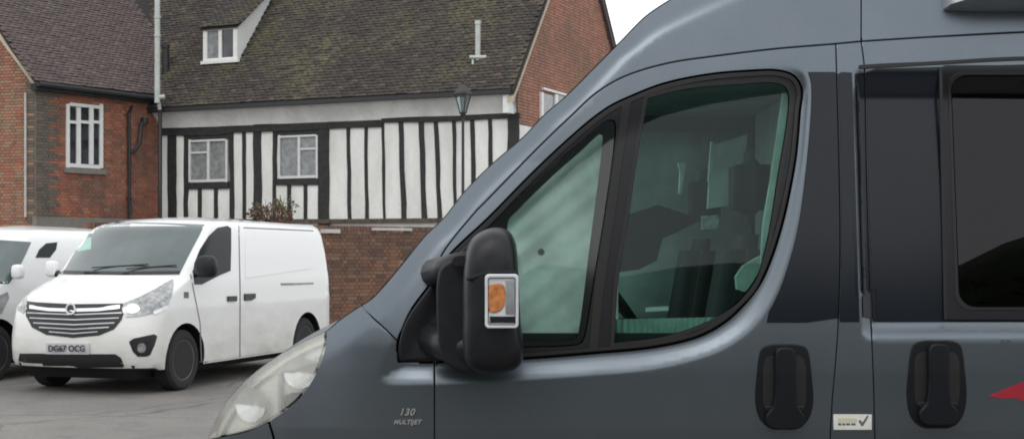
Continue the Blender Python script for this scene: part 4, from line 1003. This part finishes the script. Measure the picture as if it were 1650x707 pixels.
hr = [p for p in HLR if p[0] > 440]
fend += [p for p in hr[::-1] if p[0] < 524]
panel('front_wing', fend, [], M['paint'], sp=9)
bump_out = [p for p in HLR if p[0] < 432][::1]+[(335, 760), (338, 1060), (440, 1060), (452, 960), (450, 860), (450, 800), (446, 730), (440, 700), (434, 680)]
panel('bumper', bump_out, [], M['paint'], sp=12)
# side body: centre pillar, sliding door, rear, high roof
pil = [(1347, 71)]+[(x, 71-4*(x-1347)/41) for x in (1360, 1375)]+g3c[:]+g2c[::-1][:-1]
pillar = panel('door_pillar', pil, [], M['paint'], sp=6)
sd_top = [p for p in sec if 1388 < p[0] < 2345]+[(2350, 32)]
sd_out = g3c[::-1]+sd_top+[(2350, y) for y in range(60, 1050, 30)]+[(2350, 1050)]
sdoor_ = panel('sliding_door', sd_out, [], M['paint'], sp=9)
rear = [(2350, 32), (3000, 28), (3700, 25), (3700, 1050), (3200, 1050), (3180, 960), (3060, 890), (2940, 960), (2920, 1050), (2350, 1050)]
panel('rear_side', dens(rear, 25), [], M['paint'], sp=30)
topx = SIL[i_top:]
ro = [(1388, y) for y in np.linspace(67, SIL[i_top][1], 20)][:-1]+topx+[(3700, 25)]+[p for p in sec[::-1] if p[0] < 3690 and p[0] > 1389]
panel('roof_side', ro, [], M['paint'], sp=12)
# black backing seen in the gaps
bk = SIL[i_scr+1:]+[(3700, 1040), (720, 1040), (650, 900), (600, 560)]
HOLE = spl([(735, 440), (800, 345), (865, 282), (960, 200), (1060, 148), (1200, 126), (1262, 128), (1280, 150), (1262, 290), (1240, 400), (1210, 460), (1170, 500), (1100, 533), (980, 555), (800, 563), (735, 560)], 8)
o = panel('inner_shell', bk, [HOLE, rrect(1532, 124, 2234, 492, 26, skew=14)], M['shell'], gap=3, off=-.030, sp=22, rim=.005)
# black vinyl panels round the windows
Sr = [p for p in S_ if p[0] > 1236 and 116 < p[1] < 519]
Sr = sorted(Sr, key=lambda p: p[1])
film1 = [(x+2.5, y) for x, y in Sr]; film1 = [(1303, 117)]+film1+[(1236, 519)]
g2v = [p for p in g2c if 117 < p[1] < 519]
panel('black_panel', film1+[(1300, 519)]+[(x-2, y) for x, y in g2v[::-1]]+[(1345, 117)], [], M['film'], door, 0, .003, 8, .003, .3, round_=.0004)
g3v = [p for p in g3c if 113 < p[1] < 517]
xr = lambda y: 1372+12*(y-116)/400
panel('black_panel', [(x+2, y) for x, y in g2v]+[(1354, 518)]+[(xr(y), y) for y in range(518, 115, -10)]+[(1356, 117)], [], M['film'], pillar, 0, .003, 6, .003, .3, round_=.0004)
panel('black_panel', [(xr(y)+6, y) for y in range(120, 515, 10)]+[(x-2, y) for x, y in g3v[::-1] if 114 < y < 514], [], M['film'], pillar, 0, .003, 5, .003, .3, round_=.0004)
panel('black_panel', [(x+2, y) for x, y in g3v]+[(1408, 518)]+[(x, 518) for x in range(1420, 2300, 20)]+[(2300, y) for y in range(518, 100, -20)]+[(x, 112-7*(x-1400)/250 if x < 1650 else 105) for x in range(2290, 1398, -20)], [], M['film'], sdoor_, 0, .003, 8, .003, .3, round_=.0004)
panel('top_rail', spl([(1384, 106), (1500, 100), (1650, 92), (2300, 84, 1), (2300, 89, 1), (1650, 97.5), (1500, 105), (1384, 111)], 12), [], M['seal'], sdoor_, 0, .0034, 6, .004, .3, round_=.0006)
# ---- cab windows
QG = spl([(742, 420), (790, 362), (865, 292), (930, 236), (975, 198), (988, 196), (990, 215), (976, 320), (957, 440), (940, 543), (930, 553), (850, 557), (760, 560), (742, 545)], 6)
MG = spl([(1043, 158, 1), (1107, 143), (1199, 135), (1245, 133), (1266, 140), (1272, 160), (1265, 220), (1254, 284), (1243, 357), (1231, 412), (1215, 458), (1184, 492), (1136, 520), (1070, 542), (989, 553, 1), (996, 449), (1011, 357), (1027, 250)], 6)
wf = panel('window_frame', F_, [QG, MG], M['frame_plastic'], door, 2.6, .0, 7, .02)
panel('window_seal', inset(F_, 3.2), [inset(F_, 9)], M['seal'], wf, 0, .0035, 5, .003, .4)
qg = panel('quarter_glass', QG, [], M['quarterglass'], door, -1, -.006, 9, .001, .3)
mg = panel('door_glass', MG, [], M['cabglass'], door, -1, -.008, 9, .001, .3)
panel('glass_seal', inset(MG, -6), [inset(MG, .5)], M['seal'], wf, 0, .003, 5, .008, .4)
QB = spl([(818, 360), (835, 338), (890, 284), (940, 240), (966, 216), (972, 218), (968, 260), (950, 400), (932, 538), (925, 547), (850, 549), (825, 549), (818, 540)], 6)
panel('glass_border', inset(QG, -.5), [QB], M['gloss_black'], wf, 0, -.0045, 5, .002, .3)
dv = [(1004, 162), (1024, 158), (1000, 300), (975, 480), (966, 566), (946, 567), (960, 440), (985, 290)]
panel('pillar_trim', spl([(1003, 168, 1), (1016, 162, 1), (994, 320), (972, 470), (962, 564, 1), (949, 565, 1), (960, 450), (984, 300)], 6), [], M['seal'], wf, 0, .004, 5, .004, .6)
panel('mirror_base', spl([(648, 577, 1), (646, 555), (654, 525), (668, 500), (700, 458), (740, 410), (770, 384, 1), (776, 440), (778, 500), (780, 572, 1)], 6), [], M['plastic'], wf, 0, .012, 6, .014, 3, round_=.005)
# sliding door window
def shift(p, f): return [f(x, y) for x, y in p]
wo_ = rrect(1514, 108, 2250, 514, 10, skew=8); wi_ = rrect(1530, 122, 2236, 494, 26, skew=14)
swn = panel('side_window', wo_, [wi_], M['frame_plastic'], sdoor_, 0, .010, 8, .010, 1.6, round_=.003)
panel('window_seal', rrect(1525, 117, 2241, 499, 24, skew=13), [rrect(1529, 121, 2237, 495, 24, skew=14)], M['seal'], swn, 0, .0125, 5, .004, .6)
panel('glass', wi_, [], M['darkglass'], swn, -1, .004, 14, .001, .3)
panel('frame_line', [(1512, 110), (1516, 110), (1520, 300), (1524, 514), (1519, 514), (1515, 300)], [], M['seal'], swn, 0, .0128, 6, .003, .4)
panel('interior_lining', inset(wo_, 3), [], plain('dark_lining', (.05, .045, .055), .9), CV, 0, -.16, 30, .01, .4)
panel('window_blind', [(1562, 300), (2230, 300), (2230, 470), (1572, 470), (1566, 400)], [], plain('green_grey_cushion', (.09, .11, .09), .9, var=.4), CV, 0, -.12, 20, .03, 2)
# ---- door handles
def handle(cx, x0, x1, y0, y1, parent):
    w = (x1-x0)/2; f = lambda p: p
    out = spl([(x0+9, y0+6), (x0+22, y0), (cx, y0-1), (x1-22, y0), (x1-9, y0+6), (x1-2, y0+50), (x1, y0+90), (x1-7, y1-16), (x1-24, y1-1), (cx, y1), (x0+24, y1-1), (x0+7, y1-16), (x0, y0+90), (x0+2, y0+50)], 5)
    h = panel('door_handle', out, [], M['handle'], parent, 0, .004, 5, .01, 2.2, round_=.003)
    cup = spl([(x0+15, y0+20), (cx, y0+16), (x1-15, y0+20), (x1-10, y0+60), (x1-13, y0+100), (x1-24, y0+108), (cx, y0+112), (x0+24, y0+108), (x0+13, y0+100), (x0+10, y0+60)], 5)
    panel('cup', cup, [], M['seal'], h, 0, .0052, 5, .001, .4, round_=.0005)
    grip = spl([(cx-12, y0+9), (cx, y0+5), (cx+12, y0+9), (cx+13, y0+60), (cx+17, y0+96), (cx+28, y0+112), (cx+24, y0+126), (cx, y0+129), (cx-24, y0+126), (cx-28, y0+112), (cx-17, y0+96), (cx-13, y0+60)], 4)
    panel('grip', grip, [], M['handle'], h, 0, .030, 5, .022, 3.2, round_=.009)
    for sx in (-21, 21): panel('cap', rrect(cx+sx-9, y0+97, cx+sx+9, y0+102, 2), [], M['frame_plastic'], h, 0, .014, 4, .008, 1.6, round_=.003)  # lighter bars painted in where the handle's two highlights sit
handle(1263, 1219, 1308, 557, 689, door); handle(1509, 1463, 1555, 551, 687, sdoor_)
# ---- stickers and badges
stk = panel('sticker', [(1343, 667), (1404, 667), (1404, 691), (1343, 691)], [], M['sticker'], pillar, 0, .003, 8, .002, .3, round_=.0005)
panel('sticker_print', [(1350, 673), (1380, 673), (1380, 679), (1350, 679)], [], M['sticker_cream'], stk, 0, .0038, 8, .0005, .2, round_=.0002)
for x0, x1 in ((1350, 1355), (1357, 1361), (1363, 1369), (1371, 1378)): panel('sticker_lettering', [(x0, 681), (x1, 681), (x1, 684), (x0, 684)], [], M['sticker_grey'], stk, 0, .0038, 8, .0005, .2, round_=.0002)
panel('tick', [(1383, 677), (1386, 675.5), (1389, 680), (1397, 668.5), (1399, 669.5), (1390, 685), (1387.5, 685)], [], M['sticker_grey'], stk, 0, .0040, 4, .0005, .2, round_=.0002)
panel('red_stripe', spl([(1592, 637, 1), (1620, 626), (1648, 615), (1700, 606), (1850, 600, 1), (1850, 646, 1), (1700, 650), (1652, 648), (1640, 641), (1615, 641)], 8), [], M['red'], sdoor_, 0, .0018, 9, .0006, .2, round_=.0003)
def ctext(txt, x0, x1, y, size, shear, mat, nm):
    a, b_, c = Wp([(x0, y)])[0], Wp([(x1, y)])[0], Wp([((x0+x1)/2, y)])[0]; n = Nrm([((x0+x1)/2, y)])[0]
    mt = surf_mtx(Vector(a), Vector(b_), Vector((0, 0, 1)), Vector(n), .006); text_mesh(txt, nm, mat, CV, mt, size, shear, .002, .0006, 1.1)
ctext('130', 630, 682, 663, .026, .35, M['chrome'], 'engine_badge'); ctext('MULTIJET', 624, 690, 679, .0165, .35, M['chrome'], 'engine_badge')
# ---- headlight
HL = SIL[i_lo:i_fen]+HLR[:-1]
hlh = panel('headlight', HL, [], M['reflector'], CV, 2.0, -.035, 8, .02)
panel('lens', HL, [], M['lensglass'], hlh, 2.2, .004, 8, .001, .8)
def sil_band(w0): return SIL[i_lo+1:i_fen-1]+[(x+w0*.55, y+w0) for x, y in SIL[i_lo+1:i_fen-1][::-1]]
panel('bezel', sil_band(9), [], M['cream'], hlh, 0, -.02, 6, .02, .5)
def bowl(cx, cy, rx, ry, off, depth):
    V, F = [], []; k = 24; n = 6; cc = Wp([(cx, cy)])[0]; nn = Nrm([(cx, cy)])[0]
    for j in range(n+1):
        q = j/n; P = [(cx+rx*q*math.cos(2*math.pi*i/k), cy+ry*q*math.sin(2*math.pi*i/k)) for i in range(k)]; w = Wp(P, 0); V += (w-nn*(off+depth*(1-q*q))).tolist()
    for j in range(n):
        for i in range(k): F.append((j*k+i, j*k+(i+1) % k, (j+1)*k+(i+1) % k, (j+1)*k+i))
    mesh_obj('reflector_bowl', V, F, M['chrome'], hlh, True)
bowl(398, 652, 24, 28, .012, .02); bowl(478, 600, 26, 26, .012, .02)
panel('divider', [(438, 598), (443, 596), (443, 662), (438, 664)], [], M['silver'], hlh, 0, -.02, 6, .03, .6)
panel('lamp_block', spl([(448, 640), (470, 634), (468, 648), (450, 657)], 4), [], M['frame_plastic'], hlh, 0, -.02, 6, .02, 1)
panel('lamp_block', spl([(497, 577), (514, 573), (512, 590), (500, 594)], 4), [], M['silver'], hlh, 0, -.02, 6, .02, 1)
panel('bulb', spl([(452, 622), (462, 619), (463, 629), (453, 632)], 3), [], M['amber'], hlh, 0, -.03, 6, .02, 1) if False else None
# ---- door mirror
mir_out = spl([(752, 405), (762, 384), (785, 370), (806, 368), (822, 375), (831, 395), (835, 440), (838, 510), (843, 560), (840, 583), (825, 595), (790, 600), (762, 594), (748, 575), (746, 500), (747, 440)], 5)
def mirror():
    P = np.array(mir_out); c = np.array([794, 480.]); V = []; F = []; n = len(P)
    prof = [(3.60, .80), (3.585, .93), (3.56, 1.0), (3.50, 1.01), (3.44, 1.0), (3.405, .965), (3.385, .90), (3.372, .80), (3.366, .62), (3.362, .35), (3.361, .1)]
    for d, s_ in prof:
        Q = c+(P-c)*s_; V += [((x-CX)/FX*d, d, CAMH+(HY-y)/FX*d) for x, y in Q]
    for j in range(len(prof)-1):
        for i in range(n): F.append((j*n+i, j*n+(i+1) % n, (j+1)*n+(i+1) % n, (j+1)*n+i))
    F.append(tuple(range((len(prof)-1)*n, len(prof)*n))); F.append(tuple(range(n))[::-1])
    return mesh_obj('door_mirror', V, F, M['plastic'], CV, True, sharp=60)
mr_ = mirror()
def flat3(x, y, d): return Vector(((x-CX)/FX*d, d, CAMH+(HY-y)/FX*d))
b = MB(); b.tube([flat3(700, 440, 3.68), flat3(722, 432, 3.58), flat3(760, 425, 3.50)], [.040, .036, .036], 12); b.build('arm', M['plastic'], mr_, True)
bx_ = panel('arm_housing', spl([(712, 440), (728, 424), (756, 418), (762, 500), (758, 592), (736, 590), (716, 574), (709, 500)], 5), [], M['plastic'], mr_, 0, 0, 7, .12, 6, flat=3.50, round_=.02)
b = MB(); b.tube([flat3(698, 545, 3.68), flat3(722, 556, 3.58), flat3(765, 565, 3.50)], [.045, .042, .036], 12); b.build('arm', M['plastic'], mr_, True)
panel('arm_cover', spl([(731, 416), (745, 412), (767, 414), (768, 424), (750, 428), (731, 426)], 4), [], M['frame_plastic'], mr_, 0, 0, 6, .03, 2.5, flat=3.46, round_=.006)
panel('shell_joint', spl([(752, 448), (790, 437), (834, 437), (834, 440), (790, 440), (752, 451)], 5), [], M['seal'], mr_, 0, 0, 6, .02, .6, flat=3.3605)
ind = panel('indicator', rrect(783, 443, 834, 527, 5), [], M['white_lens'], mr_, 0, 0, 8, .03, 1.6, flat=3.350, round_=.004)
panel('lens_frame', rrect(783, 443, 834, 527, 5), [rrect(786, 446.5, 831, 523.5, 4)], M['white_lens'], ind, 0, 0, 6, .006, 1, flat=3.344)
panel('indicator_bulb', spl([(789, 462), (806, 458), (812, 463), (811, 492), (800, 502), (789, 500)], 4), [], M['amber'], ind, 0, 0, 6, .006, 1.5, flat=3.346, round_=.003)
for k_ in range(7): panel('lens_rib', [(815+k_*2.1, 452), (816+k_*2.1, 452), (816+k_*2.1, 506), (815+k_*2.1, 506)], [], M['silver'], ind, 0, 0, 8, .003, .3, flat=3.3475, round_=.0008)
panel('lens_bar', [(790, 510), (830, 510), (831, 519), (790, 519)], [], M['frame_plastic'], ind, 0, 0, 8, .004, .6, flat=3.346)
# ---- bonnet, windscreen, roof, far side
YC = D0+1.03
sw = Wp(SIL[i_lo:]); ns = len(sw)
def loft(i0, i1, t0, t1, mat, name, crown=.03, nt_=14, nose=0):
    V, F = [], []; idx = list(range(i0, i1+1))
    tang = np.gradient(sw, axis=0)
    for i in idx:
        p = sw[i]; tx, tz = tang[i][0], tang[i][2]; L = math.hypot(tx, tz)+1e-9; nx_, nz_ = -tz/L, tx/L
        if nz_ < 0 and i > 40: nx_, nz_ = -nx_, -nz_
        far = 2*YC-p[1]
        for j in range(nt_+1):
            t = t0+(t1-t0)*j/nt_; q = 4*t*(1-t); cr = crown*q**1.5
            V.append((p[0]-abs(nx_)*cr if nx_ < 0 else p[0]+nx_*cr, p[1]+(far-p[1])*t, p[2]+abs(nz_)*cr))
    for a in range(len(idx)-1):
        for j in range(nt_): k = a*(nt_+1)+j; F.append((k, k+1, k+nt_+2, k+nt_+1))
    return mesh_obj(name, V, F, mat, CV, True)
jf = i_scr-i_lo; jt = min(range(ns), key=lambda i: abs(SIL[i_lo+i][0]-1010)+(0 if SIL[i_lo+i][1] < 100 else 999)); jh = i_fen-i_lo
loft(0, jf, 0, 1, M['paint'], 'bonnet', .02); loft(jf, jt, 0, .055, M['paint'], 'windscreen_pillar', .02, 3); loft(jf, jt, .945, 1, M['paint'], 'windscreen_pillar', .02, 3)
loft(jf, jt, .057, .943, M['screenglass'], 'windscreen', .02); loft(jt, ns-1, 0, 1, M['paint'], 'roof', .03)
# far side sheet with its window opening, mirrored about the centre line
def mirrored(name, outline, holes, mat, sp=40, extra=0):
    pts, tri = fill(outline, holes, sp); w = Wp(pts); w[:, 1] = 2*YC-w[:, 1]+extra; return mesh_obj(name, w, tri, mat, CV, True)
mirrored('far_side', SIL[i_scr:]+[(3700, 1050), (440, 1050), (440, 700), (525, 545)], [QG, MG], M['paint'], 45)
mirrored('far_glass', QG, [], M['screenglass'], 30); mirrored('far_glass', MG, [], M['screenglass'], 30)
b = MB(); zb0 = .35
b.hexa([(-.95, D0+.6, .4), (-.6, D0+.06, .4), (4.7, D0+.06, .4), (4.7, 2*YC-D0-.06, .4), (-.95, D0+.6, .45), (-.6, D0+.06, .45), (4.7, D0+.06, .45), (4.7, 2*YC-D0-.06, .45)]); b.build('floor', M['shell'], CV)
b = MB(); b.hexa([(4.68, D0+.02, .5), (4.75, D0+.02, .5), (4.75, 2*YC-D0-.02, .5), (4.68, 2*YC-D0-.02, .5), (4.68, D0+.12, 2.50), (4.75, D0+.12, 2.50), (4.75, 2*YC-D0-.12, 2.50), (4.68, 2*YC-D0-.12, 2.50)]); b.build('tailgate', M['paint'], CV)
b = MB(); b.hexa([(-.86, D0+.62, .35), (-.70, D0+.62, .35), (-.70, 2*YC-D0-.62, .35), (-.86, 2*YC-D0-.62, .35), (-.88, D0+.66, .98), (-.70, D0+.66, .98), (-.70, 2*YC-D0-.66, .98), (-.88, 2*YC-D0-.66, .98)]); b.build('front_panel', M['grille'], CV)
for wx in (-.45, 3.55):
    for wy in (D0+.03, 2*YC-D0-.25):
        b = MB(); b.tube([(wx, wy, .34), (wx, wy+.22, .34)], .34, 32); w_ = b.build('wheel', M['tyre'], CV, True, 40); b = MB(); b.tube([(wx, wy-.004, .34), (wx, wy+.2, .34)], [.21, .2], 24); b.build('rim', M['silver'], w_, True, 40)
# ---- awning case on the roof side
def awning():
    prof = [(0, 12), (-.02, 9), (-.10, 4), (-.14, -8), (-.13, -60), (-.05, -82), (0, -86)]; V, F = [], []
    secs = [(1516, .05), (1524, .45), (1545, .75), (1590, 1), (3500, 1)]
    for x, s_ in secs:
        for dy, py in prof:
            p = Wp([(x, -5 if s_ < .5 else -5)])[0]; base = Wp([(x, 0)])[0]
            V.append((base[0], base[1]+dy*s_*1.0+.02, CAMH+(HY-(8-(8-py)*s_))/600*1.005))
    n = len(prof)
    for a in range(len(secs)-1):
        for j in range(n-1): F.append((a*n+j, a*n+j+1, (a+1)*n+j+1, (a+1)*n+j))
    F.append(tuple(range(n)))
    mesh_obj('awning_case', V, F, M['silver'], CV, True, sharp=30)
awning()
# ---- cab interior
def bx(nm, x0, x1, y0, y1, z0, z1, mat, parent=CV, bev=.0):
    b = MB(); b.hexa([(x0, y0, z0), (x1, y0, z0), (x1, y1, z0), (x0, y1, z0), (x0, y0, z1), (x1, y0, z1), (x1, y1, z1), (x0, y1, z1)]); o = b.build(nm, mat, parent)
    if bev:
        bm = bmesh.new(); bm.from_mesh(o.data); bmesh.ops.bevel(bm, geom=bm.edges, offset=bev, segments=3, affect='EDGES'); bm.to_mesh(o.data); bm.free(); o.data.polygons.foreach_set('use_smooth', [True]*len(o.data.polygons))
    return o
YF = 2*YC-D0
bx('dashboard', -.22, .22, D0+.20, YF-.20, .95, 1.34, M['trimdark'], bev=.05)
bx('bulkhead', .98, 1.02, D0+.22, YF-.22, .45, 2.15, M['blindgrey'])
bx('headlining', .45, .98, D0+.2, YF-.2, 2.10, 2.13, M['blindgrey'])
bx('door_card', -.20, .85, D0+.05, D0+.09, .5, 1.325, M['trimdark'])
bx('door_card', -.20, .85, YF-.09, YF-.05, .5, 1.33, M['trimdark'])
for sy in (D0+.30, YF-.78):
    st = bx('seat', .33, .81, sy, sy+.48, .84, 1.04, M['fabric'], bev=.05)
    b = MB(); b.hexa([(.56, sy, 1.0), (.72, sy, 1.0), (.72, sy+.48, 1.0), (.56, sy+.48, 1.0), (.66, sy+.05, 1.60), (.78, sy+.05, 1.60), (.78, sy+.43, 1.60), (.66, sy+.43, 1.60)]); bo = b.build('backrest', M['fabric'], st); bm = bmesh.new(); bm.from_mesh(bo.data); bmesh.ops.bevel(bm, geom=bm.edges, offset=.045, segments=4, affect='EDGES'); bm.to_mesh(bo.data); bm.free(); bo.data.polygons.foreach_set('use_smooth', [True]*len(bo.data.polygons))
    bx('headrest', .68, .78, sy+.11, sy+.37, 1.63, 1.86, M['fabric'], st, bev=.048)
# steering wheel on the far side, seen nearly edge on
sc_ = Vector((.36, YF-.52, 1.42)); ax = Vector((.80, 0, .60)).normalized(); u1 = Vector((0, 1, 0)); u2 = ax.cross(u1)
b = MB(); pts = [sc_+(u1*math.cos(t)+u2*math.sin(t))*.195 for t in [2*math.pi*i/28 for i in range(29)]]; b.tube(pts, .016, 8, False)
for t in (0, math.pi, -math.pi/2): b.tube([sc_, sc_+(u1*math.cos(t)+u2*math.sin(t))*.19], .016, 6)
b.tube([sc_+ax*.02, sc_-ax*.22], [.07, .05], 12); b.build('steering_wheel', M['trimdark'], CV, True)
b = MB(); b.tube([sc_+ax*.024+Vector((.0, 0, .0)), sc_+ax*.03], .02, 8); b.build('wheel_emblem', M['chrome'], CV)
# pale insulating blind hung just inside the front quarter window
V, F = [], []; nx_, nz_ = 46, 60
for j in range(nz_+1):
    for i in range(nx_+1):
        x = 690+(996-690)*i/nx_; y = 180+(575-180)*j/nz_; lo_x = 690+max(0, (470-y))*.85
        x = max(x, min(996, lo_x+(996-lo_x)*i/nx_)); q = x*.62+y*.78
        d = .16+.005*math.sin(q*.085)+.003*math.sin(q*.21+1.3)+.008*math.sin(x*.06-y*.03)+.05*(996-x)/300
        V.append(tuple(flat3(x, y, D0+d)))
for j in range(nz_):
    for i in range(nx_): a = j*(nx_+1)+i; F.append((a, a+1, a+nx_+2, a+nx_+1))
mesh_obj('quarter_blind', V, F, M['blind'], CV, True)
b = MB(); b.tube([flat3(872, 406, D0+.125), flat3(872, 406, D0+.15)], [.006, .010], 14); b.build('suction_cup', M['seal'], CV, True, 40)
# grey blind drawn across the far door window
YB = YF-.14
def curtain(name, x0, x1, z0, z1, mat, y=YB, n=None, amp=.012):
    n = n or max(4, int((x1-x0)/.03)); V, F = [], []
    for k in range(n+1):
        x = x0+(x1-x0)*k/n; d = amp*(1 if k % 2 else -1)
        V += [(x, y+d, z0), (x, y+d, z1)]
    for k in range(n): F.append((2*k, 2*k+2, 2*k+3, 2*k+1))
    return mesh_obj(name, V, F, mat, CV)
b = MB(); b.hexa([(.12, YB, 1.28), (.98, YB, 1.28), (.98, YB+.004, 1.28), (.12, YB+.004, 1.28), (.50, YB, 2.04), (.98, YB, 2.04), (.98, YB+.004, 2.04), (.50, YB+.004, 2.04)]); b.build('door_blind', M['blind_dim'], CV)
def slab(nm, poly, d, th_, mat, parent=CV):
    b = MB(); n = len(poly); V = [tuple(flat3(x, y, d)) for x, y in poly]+[tuple(flat3(x, y, d)+Vector((0, th_, 0))) for x, y in poly]
    F = [tuple(range(n)), tuple(range(n, 2*n))[::-1]]+[(i, n+i, n+(i+1) % n, (i+1) % n) for i in range(n)]; return mesh_obj(nm, V, F, mat, parent)
slab('pillar_lining', [(1262, 150), (1275, 150), (1262, 290), (1247, 400), (1225, 440), (1230, 360), (1242, 290)], D0+.13, .02, M['trim'])
slab('dark_wedge', [(985, 352), (1020, 343), (1060, 330), (1132, 353), (1092, 374), (1068, 384), (1058, 420), (1030, 434), (985, 440), (978, 400)], 4.2, .03, M['trimdark'])  # dark wedge shape in the cab, widened over the darker lower left
slab('map_card', [(1040, 495), (1077, 493), (1077, 500), (1040, 502)], D0+.10, .004, M['white_lens'])  # loose pale card lying at the window sill
slab('light_stroke', [(1092, 263), (1104, 261), (1104, 270), (1098, 312), (1094, 312), (1096, 275)], 4.6, .02, M['trim'])  # pale slabs, this and the next, paint bright strokes in the glass
slab('light_stroke', [(1146, 228), (1150, 228), (1147, 290), (1141, 292)], 4.6, .02, M['trim'])
slab('far_window_patch', [(1146, 235), (1205, 216), (1196, 300), (1188, 330), (1140, 336)], 4.9, .02, plain('pale_teal_patch', (.40, .52, .50), .9, var=.35))  # pale slab painting the lighter far window seen through the cab
slab('cab_light_patch', [(1130, 348), (1158, 346), (1158, 368), (1131, 370)], 4.5, .01, plain('pale_light_patch', (.35, .48, .47), .8, var=.4, scale=60))  # pale slab painting a light patch in the door glass
slab('pale_seat_patch', [(1198, 428), (1215, 418), (1226, 412), (1230, 420), (1222, 452), (1200, 470), (1188, 466), (1186, 446)], D0+.28, .03, M['trim'])  # towel-like pale slab added for the lighter patch by the seat
V = []; F = []; k = 0
for i in range(40):
    x = 975+i*5.0; y0 = 514-(x-990)*.02; y1 = 566-(x-990)*.10; q0 = flat3(x, y0, D0+.09+(.012 if i % 2 else 0)); q1 = flat3(x, y1, D0+.09+(.012 if i % 2 else 0)); V += [tuple(q0), tuple(q1)]
for i in range(39): F.append((2*i, 2*i+2, 2*i+3, 2*i+1))
mesh_obj('folded_blind', V, F, M['trim'], CV)

# ================================================================ unseen foliage added behind the camera to darken mirrored paint and glass
def reflection_hedge():
    root = empty('reflection_hedge', (0, -9, 0), 0, 'unseen foliage bank added behind the camera to darken reflections in the grey paintwork', 'reflection_hedge')
    n = 90; V, F = [], []
    for i in range(n+1):
        x = -28+60*i/n; h = 3.9+.6*math.sin(i*.37)+.35*math.sin(i*1.1+1)+random.uniform(-.12, .12)
        for y, z in ((-8.4, 0), (-8.3+random.uniform(-.1, .1), h*.5), (-8.5+random.uniform(-.1, .1), h*.9), (-9.0, h), (-9.7, h*.9), (-9.8, 0)): V.append((x, y, z))
    for i in range(n):
        for j in range(5): a = i*6+j; F.append((a, a+6, a+7, a+1))
    o = mesh_obj('foliage_mass', V, F, M['leaf'], root, True); b = MB()
    HV = [h for h in V[3::6]]
    for _ in range(5000):
        x = random.uniform(-27, 31); z = random.uniform(.05, .93)*HV[min(n, max(0, int((x+28)/60*n)))][2]; c = Vector((x, -8.3+random.uniform(-.15, .1), z)); a = Vector(rng.normal(size=3)).normalized(); d = a.orthogonal().normalized(); s_ = random.uniform(.04, .09); b.poly([c-a*s_, c+d*s_*.6, c+a*s_, c-d*s_*.6])
    o = b.build('leaves', M['leaf'], root); o['kind'] = 'stuff'
reflection_hedge()
